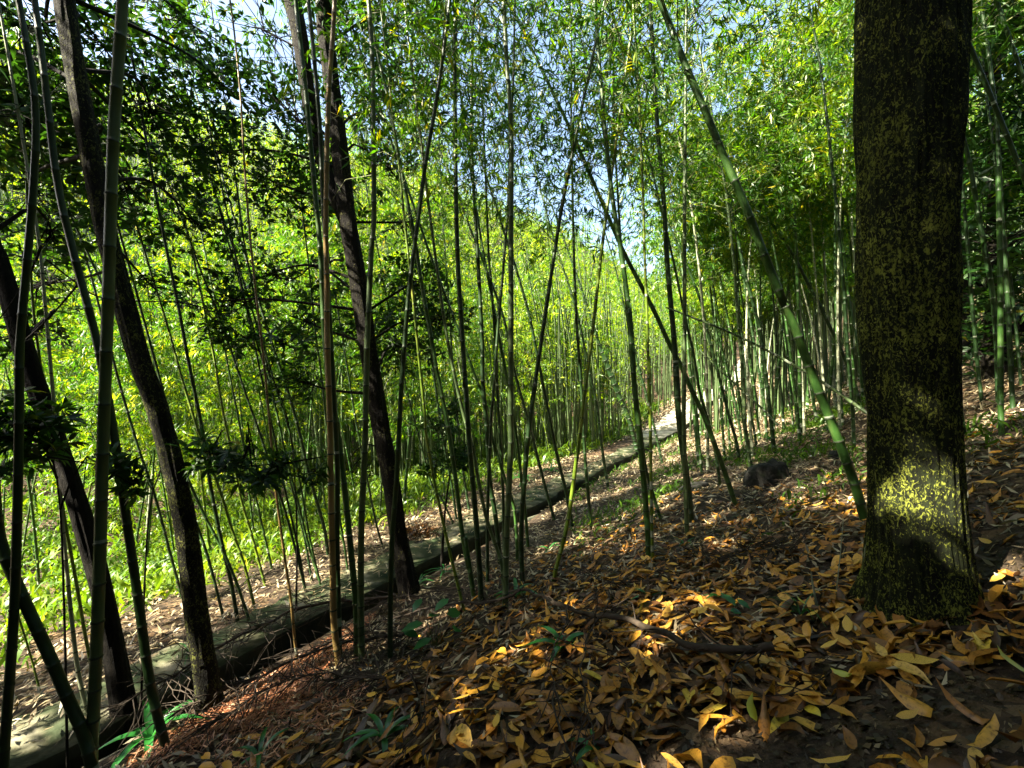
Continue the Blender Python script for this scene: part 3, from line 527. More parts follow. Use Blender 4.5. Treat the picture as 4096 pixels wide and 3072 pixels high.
B('C3 1480 -400 1500 0 1520 250 1545 500 1565 750', 14, 'whitish culm with an orange stain near the large trunk', 'p', 9)
B('C3 500 -200 560 100 620 350 660 600 730 850 765 1000 800 1230', 13, 'dark culm whose foot touches the mossy log', 'd', 9)
B('C3 740 0 770 200 830 400 880 600 920 800 945 960', 11, 'thin dark culm between path bend and boulder', 'd', 9)
B('C3 930 100 960 450 990 700 1020 850 1040 980', 11, 'thin dark culm close behind the boulder', 'd', 9)
B('C3 960 -100 1000 150 1050 450 1090 700 1110 850', 13, 'dark culm in the middle of the group above the boulder', 'd', 9)
B('R 385 200 400 430 440 600 480 830 520 1050 540 1250 548 1480', 27, 'grey-green culm nearest the large trunk on its right side', 'd', 9)
B('R 375 300 390 560 415 700 440 1000 465 1300 487 1480', 18, 'slim culm close against the right side of the large trunk', 'd', 9)
B('R 545 612 552 900 555 1200 555 1500 560 1600', 28, 'culm with a broken white top right of the large trunk', 'g', 9, cut_top=True, foliage=False)
B('R 480 0 510 200 540 450 560 800 580 1100 600 1500', 24, 'tall dark culm behind the broken-topped one', 'd', 9)
B('R 420 120 480 260 550 430 610 580 640 650 720 900', 30, 'dark culm leaning right out of the picture at the right edge', 'd', 7, depth=4.5)
B('R 445 50 480 350 510 600 540 900 570 1300', 19, 'dark culm behind the slanting one at the right edge', 'd', 9)
B('R 540 0 590 150 640 300 700 600', 26, 'dark culm crossing the top right corner', 'd', 8, depth=5)
B('R 350 900 380 1250 400 1450 425 1600', 18, 'dark culm foot showing just right of the large trunk', 'd', 8)
B('R 560 800 600 1100 632 1420', 16, 'slim culm near the right edge above the litter', 'd', 8)
B('C5 370 0 420 250 470 500 510 780 540 950 580 1150 640 1400 685 1650', 17, 'dark brown-green culm behind the leaning sunlit tree', 'd', 9)
B('C5 640 0 730 270 820 520 900 780 960 950 1020 1170 1100 1480', 11, 'thin dark culm meeting the thin brown one', 'd', 9)
B('C5 830 0 870 400 900 750 C1 10 480 60 850 110 1200 130 1430 160 1590', 12, 'thin reddish brown dead culm standing by the ditch on the left', 'b', 9)
B('C5 900 0 990 270 1060 530 C1 215 290 280 520 330 700 355 870', 15, 'dark culm behind and left of the brown culm', 'd', 9)
B('C5 850 50 920 400 980 680 1040 900 1100 1150 1190 1430', 11, 'thin green culm left of the brown culm, far side of the path', 'g', 9)
B('C5 -60 100 0 320 90 620 180 880 260 1180 350 1500', 13, 'thin dark culm left of the leaning sunlit tree', 'd', 9)
B('C5 280 500 350 800 420 1020 500 1250 600 1620', 13, 'thin dark culm immediately right of the leaning sunlit tree', 'd', 9)
B('C5 300 600 380 780 480 1000 600 1230 690 1450 760 1650', 13, 'culm crossing behind another right of the leaning sunlit tree', 'g', 9)
B('C5 520 700 590 900 650 1100 720 1300 790 1570', 13, 'sunlit yellow-green culm at the edge of the undergrowth', 'l', 9)
B('C5 640 600 700 900 760 1100 800 1250 850 1420', 12, 'lit green culm among ferns behind the low spray', 'l', 9)
B('C5 720 600 780 850 830 1070 890 1320', 10, 'thin green culm in the bright undergrowth left of the brown one', 'g', 9)
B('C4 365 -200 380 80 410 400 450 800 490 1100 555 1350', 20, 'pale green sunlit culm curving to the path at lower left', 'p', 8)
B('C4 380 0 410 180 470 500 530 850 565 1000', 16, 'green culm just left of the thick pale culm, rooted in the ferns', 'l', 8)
B('C4 80 600 140 800 200 1000 258 1210', 10, 'short thin yellow culm low at the left', 'l', 6)
B('C1 20 -200 85 0 170 400 230 750 312 1085', 10, 'thin culm of a close trio beyond the path, right one', 'g', 9)
B('C1 -20 -200 30 0 110 400 190 720 248 1035', 10, 'thin culm of a close trio beyond the path, left one', 'd', 9)
B('C1 0 100 60 400 150 800 210 1125', 10, 'thin culm nearest the path of the trio on the left', 'd', 9)
B('C1 560 100 620 400 670 650 718 805', 9, 'short-looking thin culm left of the dark trunk, beyond the path', 'd', 9)
B('C1 370 200 410 500 460 800 487 985', 10, 'thin culm just right of the brown culm, beyond the path', 'g', 9)
B('C1 960 100 1040 400 1100 480 1190 660', 9, 'thin culm rooted by the path behind the dark sapling', 'd', 9)
B('C2 150 600 180 750 215 990', 10, 'thin dark culm beyond the path right of the dark sapling', 'd', 9)
B('C2 240 550 270 750 300 930', 10, 'thin culm beyond the path left of the central clump', 'd', 9)
# leaning pale cane across the right group
def cane(spec, d0, d1, w, label):
    p = pts(spec); P = [];
    for i, (X, Y) in enumerate(p): d = ray(X, Y); y = d0+(d1-d0)*i/(len(p)-1); P.append([d[0]*y, y, EYE+d[2]*y])
    t = empty('fallen_cane', P[-1]); culm_mesh(np.array(P)[::-1], w*d1/F/2, w*d0/F/2*.5, M_grey, t, np.array(P[-1]), 8, .2, .5); tag(t, label, 'cane')
cane('C3 440 50 510 75 850 210 1100 330 1300 440 1500 560 1700 700 1800 770', 5.6, 4.6, 14, 'thin pale grey cane slanting down across the culms to the large trunk')
cane('C3 660 330 720 390 900 560 1075 720 1180 830', 9.5, 8.5, 10, 'thin dark-green cane slanting over the bend of the path')
# ------------------------------------------------------------------ the grove behind: individual plants from a few grown shapes
protos = []
def grown(H, bend, r0, c, nb, fans, L, W, m, start, seed):
    a = rng.uniform(0, 6.28); o = np.array([math.cos(a), math.sin(a), 0]); P = np.array([o*bend*H*(t**2.4)+[0, 0, H*(t-.12*bend*t**3)] for t in np.linspace(0, 1, 9)]); P[0][2] = -.08
    t = bpy.data.objects.new('bamboo', None); COL.objects.link(t); t.empty_display_size = .2
    _, C = culm_mesh(P, r0, .006, CULM[c], t, np.zeros(3), 6, .30, .3, .3)
    bamboo_foliage(C, start, nb, fans, L, W, t, np.zeros(3), m, 1.1, cut=False, twigs=True)
    return t
PR = [grown(8.5, .10, .030, 'g', 60, 20, .17, .030, M_bleaf, .50, 1), grown(9.5, .16, .034, 'p', 64, 20, .17, .030, M_bleaf, .52, 2), grown(7.5, .22, .026, 'y', 58, 20, .17, .030, M_bleaf, .25, 3),
      grown(9.0, .07, .032, 'l', 62, 20, .18, .034, M_far, .28, 4), grown(8.0, .28, .028, 'p', 60, 20, .18, .034, M_far, .22, 5), grown(10, .12, .036, 'g', 66, 20, .18, .034, M_far, .48, 6)]
def copy_plant(p, loc, rz, s, tilt, label, group, cat='bamboo'):
    r = p.copy(); COL.objects.link(r); r.location = [float(c) for c in loc]; r.rotation_euler = (tilt[0], tilt[1], rz); r.scale = (s, s, s); tag(r, label, cat, group)
    for ch in p.children:
        c = ch.copy(); COL.objects.link(c); c.parent = r
    return r
placed = []
SUN_GAP = [(hitD(a, b_), r) for a, b_, r in [(1500, 885, 1.2), (1590, 825, 1.4), (1480, 900, .9), (1545, 850, 1.4), (1440, 950, .6), (1620, 850, 1.0), (1720, 800, 1.5), (1340, 985, .7), (1680, 900, .5), (1800, 860, .8)]]  # lines to the sun kept free of bamboo so the path bend gets lit
def in_sun_gap(P, pad):
    m = np.zeros(len(P), bool)
    for c, r in SUN_GAP: d = P-c; t = d@S; m |= (t > .8) & (np.linalg.norm(d-t[:, None]*S, axis=1) < r+pad)
    return m
def try_place(x, y, mind):
    for a, b_ in placed:
        if (a-x)**2+(b_-y)**2 < mind*mind: return False
    placed.append((x, y)); return True
cnt = 0; tries = 0; QUOTA = 216
while cnt < QUOTA and tries < 20000:
    tries += 1
    sx = rng.uniform(1380, 1890) if rng.random() < .5 else rng.uniform(-60, 2300); dep = 7+19*rng.random()**1.1; x = (sx-1106)/921.7*dep; y = dep; u, v = uv(x, y)
    v -= float(pshift(u))
    if -6.3 < v < -3.4: continue
    if v > -3.4 and (dep < 8.5 or sx < 1500): continue
    if v < -6.3 and dep < 8 and sx > 350: continue
    if not try_place(x, y, .30+.016*dep): continue
    if in_sun_gap(np.array([[x, y, float(gz(x, y))+h_] for h_ in (3.5, 5, 6.5, 8)]), .55).any(): placed.pop(); continue
    i = int(rng.integers(0, 6)); s = rng.uniform(.72, 1.15)
    if v > -3.4: i = [0, 1, 5, 0, 1, 5][i]; s = max(s, .92)
    if sx < 600: s *= .8
    lab = 'slender bamboo in the sunlit grove below the path' if v < -5 else 'slender bamboo on the litter slope above the path'
    grp = 'bamboos in the grove below the path' if v < -5 else 'bamboos on the slope above the path'
    copy_plant(PR[i], (x, y, float(gz(x, y))-.03), rng.uniform(0, 6.28), s, (rng.normal()*.05, rng.normal()*.05-.10), lab, grp); cnt += 1
for p in PR:
    for ch in list(p.children): bpy.data.objects.remove(ch)
    bpy.data.objects.remove(p)
# the grove farther off, past counting: culms and foliage as one mass
def far_grove():
    # foot points
    n = 7600; dep = 17+120*rng.random(n)**1.3; sx = rng.uniform(-300, 2500, n); x = (sx-1106)/921.7*dep; y = dep; u, v = uv(x, y); v = v-pshift(u)*(np.abs(v) < 12)
    k = (np.abs(v+4.9) > 1.6) & (v > -150) & (v < 60) & ((v < -6.5) | (dep > 18)); x, y, dep, v_ = x[k], y[k], dep[k], v[k]; z = gz(x, y); H = rng.uniform(7, 11.5, len(x))
    V = []; Fq = []; a = np.array([0, 2.09, 4.19]); n = len(x); lx = rng.normal(size=n)*.8-.5; ly = rng.normal(size=n)*.6
    for (t, rr) in ((0, .045), (.5, .034), (1, .01)):
        c = np.stack([x+lx*t*t, y+ly*t*t, z+H*t-.05], 1); s_ = (1+dep/60)
        V.append(c[:, None]+np.stack([np.cos(a), np.sin(a), 0*a], 1)[None]*(rr*s_)[:, None, None])
    V = np.stack(V, 1).reshape(-1, 3); b_ = np.arange(n)[:, None, None]*9; i = np.arange(2)[None, :, None]*3; j = np.arange(3)[None, None]; j2 = (j+1) % 3
    Fq = np.stack([b_+i+j, b_+i+j2, b_+i+3+j2, b_+i+3+j], -1).reshape(-1, 4)
    t = empty('bamboo_grove', (0, 40, 0)); tag(t, 'distant mass of sunlit bamboo covering the far hillside', 'bamboo grove', kind='stuff')
    loc = np.array([0, 40, 0.])
    mesh('culms', V, flat=Fq, cnt=np.full(len(Fq), 4), mats=[M_grey], parent=t, loc=loc)
    # foliage: about 110 sprays of blades per plant, larger with distance
    c_ = 10; m = 8; Nc = n*c_; pc = np.repeat(np.arange(n), c_); f = .2+.8*rng.random(Nc)**.7
    f = np.where(v_[pc] > -3.4, .38+.62*f, f)
    R_ = (1.2*(1-.6*f)+.25)*np.sqrt(rng.random(Nc)); an = rng.uniform(0, 6.283, Nc)
    CC = np.stack([x[pc]+lx[pc]*f*f+np.cos(an)*R_, y[pc]+ly[pc]*f*f+np.sin(an)*R_, z[pc]+H[pc]*f], 1)
    kk = ~in_sun_gap(CC, .3); CC = CC[kk]; pc = pc[kk]; an = an[kk]; Nc = len(pc)
    N = Nc*m; pi = np.repeat(pc, m); an = np.repeat(an, m); P = np.repeat(CC, m, 0)+rng.normal(size=(N, 3))*np.array([.26, .26, .17])
    D = nrm(np.stack([np.cos(an), np.sin(an), -.6+0*an], 1)+rng.normal(size=(N, 3))*.55); Nn = nrm(rng.normal(size=(N, 3))*.7+[0, 0, 1])
    L = (.17+.0045*dep[pi])*rng.uniform(.7, 1.3, N); rnd = np.clip(rng.beta(2, 2, n)[pi]*.6+rng.random(N)*.4, 0, 1)
    leaf_mesh('foliage', P, D, Nn, L, L*.22, rnd, M_far, LF4, 1.0, t, loc)
far_grove()

# ------------------------------------------------------------------ undergrowth
def scatter(n, rmin, rmax, a0, a1, p=1.0):
    r = rmin+(rmax-rmin)*rng.random(n)**p; a = np.radians(rng.uniform(a0, a1, n)); return r*np.sin(a), r*np.cos(a)
def slope_n(x, y):
    e = .05; gx = (gz(x+e, y, False)-gz(x-e, y, False))/(2*e); gy = (gz(x, y+e, False)-gz(x, y-e, False))/(2*e); return nrm(np.stack([-gx, -gy, np.ones_like(gx)], 1))
def undergrowth():
    x, y = scatter(130000, 3.2, 34, -68, 40, .8); u, v = uv(x, y); den = np.clip((-v-6.2)/1.6, 0, 1)*(.35+.65*(vnoise(x*.7, y*.7, 9) > .38)); k = rng.random(len(x)) < den; x, y = x[k], y[k]
    n = len(x); d = np.hypot(x, y); z = gz(x, y); clump = vnoise(x*1.3, y*1.3, 12)
    P = np.stack([x, y, z+rng.random(n)**1.5*.65*clump], 1); D = nrm(rng.normal(size=(n, 3))*[.7, .7, .3]+[0, 0, .75]); N = nrm(rng.normal(size=(n, 3))*.4+[0, 0, 1])
    N = np.where(np.abs(np.sum(N*D, 1, keepdims=True)) > .95, N+[.5, 0, 0], N)
    L = (.13+.009*d)*rng.uniform(.6, 1.5, n); W = L*rng.uniform(.08, .22, n); rnd = np.clip(.25+.5*vnoise(x*.8, y*.8, 21)+rng.normal(size=n)*.15, 0, 1)
    o = leaf_mesh('undergrowth', P, D, N, L, W, rnd, M_under, BL6, 1.6); tag(o, 'bright green ferns and grass below the path', 'undergrowth', kind='stuff')
    # sparse low plants on the uphill slope
    x, y = scatter(26000, 4.5, 24, 8, 62, .9); u, v = uv(x, y); den = np.clip((v+3.6)/1.5, 0, 1)*np.clip((np.hypot(x, y)-4.5)/4, .0, 1)*(vnoise(x*.8, y*.8, 31) > .60)
    den = np.maximum(den, (v > -4.05)*(v < -3.6)*.6); k = rng.random(len(x)) < den; x, y = x[k], y[k]; n = len(x); z = gz(x, y); d = np.hypot(x, y)
    P = np.stack([x, y, z+rng.random(n)*.16], 1); D = nrm(rng.normal(size=(n, 3))*[.9, .9, .3]+[0, 0, .5]); N = nrm(rng.normal(size=(n, 3))*.3+[.3, 0, 1])
    L = (.10+.006*d)*rng.uniform(.6, 1.4, n)
    o = leaf_mesh('fern_cover', P, D, N, L, L*.16, rng.random(n)*.6, M_under, BL6, 1.6); tag(o, 'low dark ferns scattered on the slope above the path', 'ferns', kind='stuff')
undergrowth()
# ------------------------------------------------------------------ leaf litter
LV = LF8
def litter_field(name, x, y, L, W, m, rnd, label, tpl=LF4, lift=.03, tilt=.35, group=None):
    n = len(x); Nn = slope_n(x, y); a = rng.uniform(0, 6.283, n); D = np.stack([np.cos(a), np.sin(a), 0*a], 1)+rng.normal(size=(n, 3))*tilt*[0, 0, 1]; D = nrm(D-Nn*np.sum(D*Nn, 1, keepdims=True)+Nn*rng.normal(size=(n, 1))*tilt*.6)
    N = nrm(Nn+rng.normal(size=(n, 3))*tilt*.8); P = np.stack([x, y, gz(x, y)+.006+rng.random(n)*lift], 1)-D*(L*.5)[:, None]
    flip = np.where(rng.random(n) < .35, -1.0, 1.0)*rng.uniform(.5, 2.2, n)*np.where(rng.random(n) < .25, 2.2, 1)
    o = leaf_mesh(name, P, D, N, L, W, rnd, m, tpl, flip); tag(o, label, 'leaf litter', kind='stuff'); return o
BARE = [(hitD(1560, 1640), .42, .20, .95), (hitD(1800, 1610), .36, .20, .93), (hitD(2060, 1540), .40, .17, .9), (hitD(2180, 1200), .30, .35, .85), (hitD(2150, 1050), .3, .3, .6), (hitD(1900, 1530), .3, .12, .8)]
def big_leaf_density(x, y):
    u, v = uv(x, y); d = np.hypot(x, y)
    f = np.clip((v+3.4)/1.2, 0, 1)*np.clip((8.0-d)/4.5, .0, 1)
    bare = 0*x
    for c, rx, ry, s in BARE: bare = np.maximum(bare, np.exp(-(((x-c[0])/rx)**2+((y-c[1])/ry)**2)**2)*s)
    return f*(1-np.clip(bare, 0, 1))
x, y = scatter(26000, .7, 9.5, -75, 75, .75); k = rng.random(len(x)) < big_leaf_density(x, y)*np.where(x > .2, 1, .75); x, y = x[k], y[k]; n = len(x); d = np.hypot(x, y)
L = .135*rng.uniform(.45, 1.4, n)*np.clip(1.15-.05*d, .7, 1.1)
warm = np.clip(rng.beta(1.5, 2.3, n)+.10*(x > 0)-.10*(x < -.5)-.02*d, 0, .99)
litter_field('leaf_litter', x, y, L, L*rng.uniform(.16, .46, n), M_litter, warm, 'thick layer of orange and brown fallen leaves in the foreground', LF12, .05, .32)
x, y = scatter(60000, 2.0, 17, -70, 65, .75); u, v = uv(x, y); d = np.hypot(x, y)
dn = np.where(v > -4.0, np.clip((d-1.8)/2.5, 0, 1), np.where(v > -4.56, .35, np.where(v > -5.5, .38+.75*np.clip((-v-4.95)/.45, 0, 1), np.clip((v+7.6)/1.4, 0, 1)))); 
for c, rx, ry, s in BARE: dn = dn*(1-np.exp(-(((x-c[0])/rx)**2+((y-c[1])/ry)**2)**2)*s)
k = rng.random(len(x)) < dn; x, y, v = x[k], y[k], v[k]; n = len(x); d = np.hypot(x, y)
L = (.085+.004*d)*rng.uniform(.6, 1.4, n); 
o = litter_field('bamboo_litter', x, y, L, L*rng.uniform(.13, .26, n), M_blitter, np.clip(rng.random(n), 0, 1), 'grey-tan dry bamboo leaves covering the bank and path', LF4, .035, .3)
onp = (v > -5.5) & (v < -4.5)
me = o.data; co = np.zeros(len(me.vertices)*3, dtype=np.float32); me.vertices.foreach_get('co', co); co = co.reshape(-1, 4, 3); co[onp, :, 2] += .095; me.vertices.foreach_set('co', co.ravel())
# dry leaf cover on the slopes farther along the path
x, y = scatter(52000, 14, 38, 2, 52, .8); u, v = uv(x, y); v = v-pshift(u); k = ((v > -4.1) | ((v < -6.3) & (v > -8.5))) & (rng.random(len(x)) < .35+.65*(vnoise(x*.6, y*.6, 41) > .40)); x, y = x[k], y[k]; n = len(x); d = np.hypot(x, y); L = (.06+.006*d)*rng.uniform(.6, 1.4, n)
litter_field('dry_leaf_cover', x, y, L, L*rng.uniform(.25, .5, n), M_blitter, np.clip(rng.random(n)*.8+.15, 0, 1), 'pale tan leaf cover on the sunlit slopes around the bend of the path', LF4, .04, .3)
# crumbs, grit and leaf fragments on the trodden soil
x, y = scatter(60000, .8, 5.0, -60, 66, .8); pr = np.zeros(len(x))+.10
for c, rx, ry, s in BARE: pr = np.maximum(pr, np.exp(-(((x-c[0])/(rx*1.5))**2+((y-c[1])/(ry*1.6))**2)))
k = (rng.random(len(x)) < pr) & (uv(x, y)[1] > -3.8); x, y = x[k], y[k]; n = len(x); L = .006+.045*rng.random(n)**3
litter_field('soil_debris', x, y, L, L*rng.uniform(.15, .8, n), M_crumb, rng.random(n), 'grit, crumbs and leaf fragments on the bare soil', LF4, .008, .35)
# rust-coloured dry needles in the sun patches at the ditch and lower left
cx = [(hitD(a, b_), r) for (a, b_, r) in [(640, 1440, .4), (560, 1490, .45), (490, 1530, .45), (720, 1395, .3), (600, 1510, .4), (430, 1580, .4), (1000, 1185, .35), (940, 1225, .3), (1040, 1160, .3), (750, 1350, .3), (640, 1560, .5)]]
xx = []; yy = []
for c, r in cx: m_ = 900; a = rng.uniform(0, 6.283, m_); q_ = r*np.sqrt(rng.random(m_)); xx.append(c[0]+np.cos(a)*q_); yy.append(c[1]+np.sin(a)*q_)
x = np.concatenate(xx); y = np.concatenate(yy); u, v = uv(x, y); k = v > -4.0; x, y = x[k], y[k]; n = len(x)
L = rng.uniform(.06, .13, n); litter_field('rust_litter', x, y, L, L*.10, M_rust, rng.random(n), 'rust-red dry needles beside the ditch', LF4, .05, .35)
# single large leaves lying on top
leafp = []
for i in range(6):
    V, fl, cn, k_ = blades(np.array([[-.5, 0, 0]]), np.array([[1., 0, 0]]), np.array([[0, 0, 1.]]), np.array([1.0]), np.array([rng.uniform(.30, .42)]), LF12, [rng.uniform(-2.2, 2.0)])
    V[:, 2] -= V[:, 2].min()
    o = mesh('fallen_leaf', V, flat=fl, cnt=cn, mats=[M_litter if i < 5 else M_yleaf], rnd=np.full(k_, [.60, .70, .78, .86, .92, .5][i])); leafp.append(o)
nl = 0
while nl < 240:
    r = .9+3.2*rng.random()**.8; a = R(rng.uniform(-48, 55)); x = r*math.sin(a); y = r*math.cos(a)
    if y < .9 or rng.random() > float(big_leaf_density(np.array([x]), np.array([y]))[0])+.05: continue
    pi = int(rng.integers(0, 5)); o = leafp[pi].copy(); COL.objects.link(o)
    o.location = (x, y, float(gz(x, y))+.045); s = rng.uniform(.09, .15); o.scale = (s, s, s)
    nn = slope_n(np.array([x]), np.array([y]))[0]; q = Vector(nn.tolist()).to_track_quat('Z', 'Y'); o.rotation_mode = 'QUATERNION'
    from mathutils import Quaternion, Euler
    o.rotation_quaternion = q @ Euler((rng.normal()*.18, rng.normal()*.18, rng.uniform(0, 6.28))).to_quaternion()
    tag(o, 'large tan-orange fallen leaf lying on the foreground litter', 'leaf', 'large fallen leaves in the foreground'); nl += 1
def one_leaf(px, py, s, rz, kind, label, tl=.1, up=.05):
    o = leafp[kind].copy(); COL.objects.link(o); c = hitD(px, py); o.location = (c[0], c[1], c[2]+up); o.scale = (s, s, s); o.rotation_euler = (tl, -.1, rz); tag(o, label, 'leaf')
one_leaf(1622, 1560, .13, 1.3, 5, 'bright yellow-green leaf on the bare soil at the bottom', .5)
one_leaf(2195, 1470, .13, 1.9, 5, 'yellow-green leaf at the lower right edge', .3)
one_leaf(1975, 1450, .17, -.5, 4, 'very long tan leaf lying below the foot of the large trunk', .1)
one_leaf(1960, 1575, .10, .1, 3, 'single tan leaf on dark soil near the lower right corner', .1)
one_leaf(1820, 1575, .10, -.6, 1, 'single orange-brown leaf on bare soil between the yellow leaf and the corner', .1)
one_leaf(1735, 1350-30, .09, 2.2, 5, 'small yellow leaf left of the large trunk foot', .3)
one_leaf(1510, 1335, .14, .2, 4, 'sunlit orange leaf in the bright patch', .15)
one_leaf(1440, 1340, .13, .9, 2, 'sunlit leaf at the left rim of the bright patch', .15)
one_leaf(1820, 1480, .10, -1.1, 5, 'ochre leaf standing upright above the bare soil', .4)
for o in leafp: bpy.data.objects.remove(o)
# ------------------------------------------------------------------ rocks, branches, small plants
def rock(name, px, py, w, h, dpt, rz, label, cat, seed, down=.3):
    c = hitD(px, py); th = np.linspace(0, np.pi, 15); ph = np.linspace(0, 2*np.pi, 24, endpoint=False); T_, P_ = np.meshgrid(th, ph, indexing='ij')
    n = np.stack([np.sin(T_)*np.cos(P_), np.sin(T_)*np.sin(P_), np.cos(T_)], -1); e = np.sign(n)*np.abs(n)**.75
    rr = 1+(vnoise(n[..., 0]*1.6+9, n[..., 1]*1.6+n[..., 2]*2.1, seed)-.5)*.30+(vnoise(n[..., 0]*5+3, n[..., 1]*5+n[..., 2]*4, seed+1)-.5)*.2
    v = e*rr[..., None]*[w/2, dpt/2, h]; ca, sa = math.cos(rz), math.sin(rz); v = np.stack([v[..., 0]*ca-v[..., 1]*sa, v[..., 0]*sa+v[..., 1]*ca, v[..., 2]], -1).reshape(-1, 3)+c-[0, 0, h*down]
    i = np.arange(14)[:, None]*24; j = np.arange(24)[None]; j2 = (j+1) % 24; Fq = np.stack([i+j, i+24+j, i+24+j2, i+j2], -1).reshape(-1, 4)
    o = mesh(name, v, flat=Fq, cnt=np.full(len(Fq), 4), mats=[M_rock], smooth=False, loc=c); tag(o, label, cat); return o
rock('boulder', 1655, 1040, .62, .36, .5, .3, 'black mossy boulder on the litter slope', 'boulder', 31, .12)
rock('mossy_log', 1500, 1058, .62, .13, .22, .35, 'low dark mossy log lying left of the boulder', 'log', 9, .1)
rock('stone', 1820, 985, .35, .12, .3, .1, 'flat dark stone near the large trunk', 'stone', 12)
rock('stone', 905, 1180, .28, .10, .2, .4, 'small grey stone beside the far edge of the path', 'stone', 22)
def branch_obj(specs, label, up=.06, side=26, seed=0, lens=(.15, .5), thick=None, m=M_twig, arch=None, cat='branch'):
    up = up*1.6+.03; side = int(side*2.2)
    """branch lying on the litter: first spec is (spec, r0, r1); side twigs sprout along it"""
    spec, r0, r1 = specs; P = []
    pp = pts(spec)
    for i, (X, Y) in enumerate(pp):
        c = hit(X, Y); a = 0 if arch is None else arch[i]
        d = nrm(np.array([0, 0, EYE])-c); P.append(c+d*(up+a)+[0, 0, up*.3])
    P = spline(np.array(P), .06); P += np.stack([vnoise(np.arange(len(P))*.35, P[:, 0]*0, seed+q)-.5 for q in range(3)], 1)*.05
    b = P[0].copy(); t = empty('fallen_branch', b); tb = TB(); tb.add(P, np.linspace(r0, r1, len(P)), 7); tb.build('stem', [m], t, b)
    if side:
        tb = TB(); n = len(P)
        for i in range(side):
            k = int(rng.integers(0, n-1)); s = P[k]; T = nrm(P[min(n-1, k+1)]-P[k]); o = nrm(T*.7+rv(1)[0]*[.9, .9, .35]); L = rng.uniform(*lens); q = [s]
            d_ = o.copy()
            for j in range(5): d_ = nrm(d_+rng.normal(size=3)*.22+[0, 0, -.05]); nx = q[-1]+d_*L/5; nx[2] = max(nx[2], float(gz(nx[0], nx[1]))+.01); q.append(nx)
            rr = min(r1*1.4, .0055); tb.add(np.array(q), np.linspace(rr, .0018, 6), 4)
            if rng.random() < .6:
                s2 = q[2]; d_ = nrm(d_+rv(1)[0]*.8); q2 = [s2]
                for j in range(4): d_ = nrm(d_+rng.normal(size=3)*.2); q2.append(q2[-1]+d_*L/7)
                tb.add(np.array(q2), np.linspace(rr*.6, .0008, 5), 4)
        tb.build('twigs', [m], t, b)
    tag(t, label, cat); return t
branch_obj(('D 1680 1420 1560 1420 1440 1395 1330 1355 1210 1320 1130 1290 1000 1282 880 1300 780 1318', .022, .007), 'long mottled fallen branch arching over the litter in the lower middle', .10, 22)
branch_obj(('D 1130 1290 1060 1310 960 1325 840 1350 740 1395 640 1440', .014, .006), 'thin branch forking left from the long fallen branch', .13, 18)
branch_obj(('D 860 1300 760 1310 640 1335 560 1370 470 1420 360 1490 250 1560', .020, .008), 'dark twiggy branch lying across the lower left', .15, 60, lens=(.2, .7))
branch_obj(('D 900 1380 800 1390 700 1420 600 1460 500 1500 380 1560', .013, .006), 'bundle of dry twigs below the dark branch at lower left', .12, 60, lens=(.2, .6))
branch_obj(('D 840 1480 720 1470 620 1490 520 1540 430 1590', .008, .004), 'dry brushwood near the bottom at left', .10, 50, lens=(.2, .5))
branch_obj(('D 930 1410 880 1400 870 1430 905 1500 925 1600', .007, .003), 'bent thin branch hooking down towards the bottom', .08, 14)
branch_obj(('D 1320 1290 1280 1370 1260 1450 1275 1540 1290 1640', .006, .003), 'thin dark twig running down to the bottom in the middle', .10, 10)
branch_obj(('D 1230 1330 1200 1400 1190 1480 1210 1580 1235 1650', .005, .003), 'thin dark twig left of the similar one at bottom middle', .10, 8)
branch_obj(('D 1850 1040 1800 1060 1740 1060 1690 1080 1650 1100', .008, .003), 'bushy bare brushwood right of the boulder', .12, 40, lens=(.2, .5))
branch_obj(('D 1480 1190 1560 1210 1640 1190 1720 1200', .007, .003), 'dry twigs on the litter in front of the boulder', .06, 34, lens=(.15, .4))
branch_obj(('D 1750 1150 1700 1190 1680 1180 1640 1230', .008, .003), 'crooked stick on the litter left of the large trunk', .05, 12)
branch_obj(('D 1100 1230 1250 1235 1330 1270 1450 1240', .005, .003), 'short dry twigs under the yellow-green culm', .05, 22, lens=(.1, .3))
branch_obj(('D 700 1170 560 1320 440 1385 330 1400', .006, .002), 'thin bare stem arching over the ditch at lower left', .25, 16, lens=(.2, .5))
branch_obj(('D 1840 1430 1700 1500 1600 1490', .004, .002), 'thin dry stalk on the leaves near the bare soil', .03, 8, lens=(.1, .25))
# bare sprigs standing in the air on the left (dead side shoots)
def sprig(spec, dep, r, label, side=10, L=(.1, .35)):
    P = spline(plane_pts(spec, dep)[::-1], .06); b = P[0].copy(); t = empty('bare_branch', b); tb = TB(); tb.add(P, np.linspace(r, r*.35, len(P)), 6); tb.build('stem', [M_bark3], t, b); tb = TB()
    for i in range(side):
        k = int(rng.integers(2, len(P)-1)); d_ = nrm(rv(1)[0]*[1, .5, .7]); q = [P[k]]; l = rng.uniform(*L)
        for j in range(4): d_ = nrm(d_+rng.normal(size=3)*.25); q.append(q[-1]+d_*l/4)
        tb.add(np.array(q), np.linspace(r*.4, .001, 5), 3)
    tb.build('twigs', [M_bark3], t, b); tag(t, label, 'branch')
sprig('M1 500 450 440 440 380 470 260 490 200 550 120 580 0 575', yB-.02, .016, 'curved bare limb reaching left from the dark trunk', 14)
sprig('C1 670 140 600 130 540 170 480 240 460 250', yB-.02, .010, 'short bare limb on the left of the dark trunk, low down', 6)
sprig('C1 590 200 530 260 500 310 460 340', yB-.4, .009, 'second short bare limb below the first one', 5)
sprig('D 100 560 150 600 210 640 300 650 400 655 480 680', yA, .008, 'thin bare twig crossing the leaning tree high up', 14)
sprig('D 90 530 60 600 20 660 -10 700', 3.4, .010, 'bare limb beside the leftmost culm', 8)
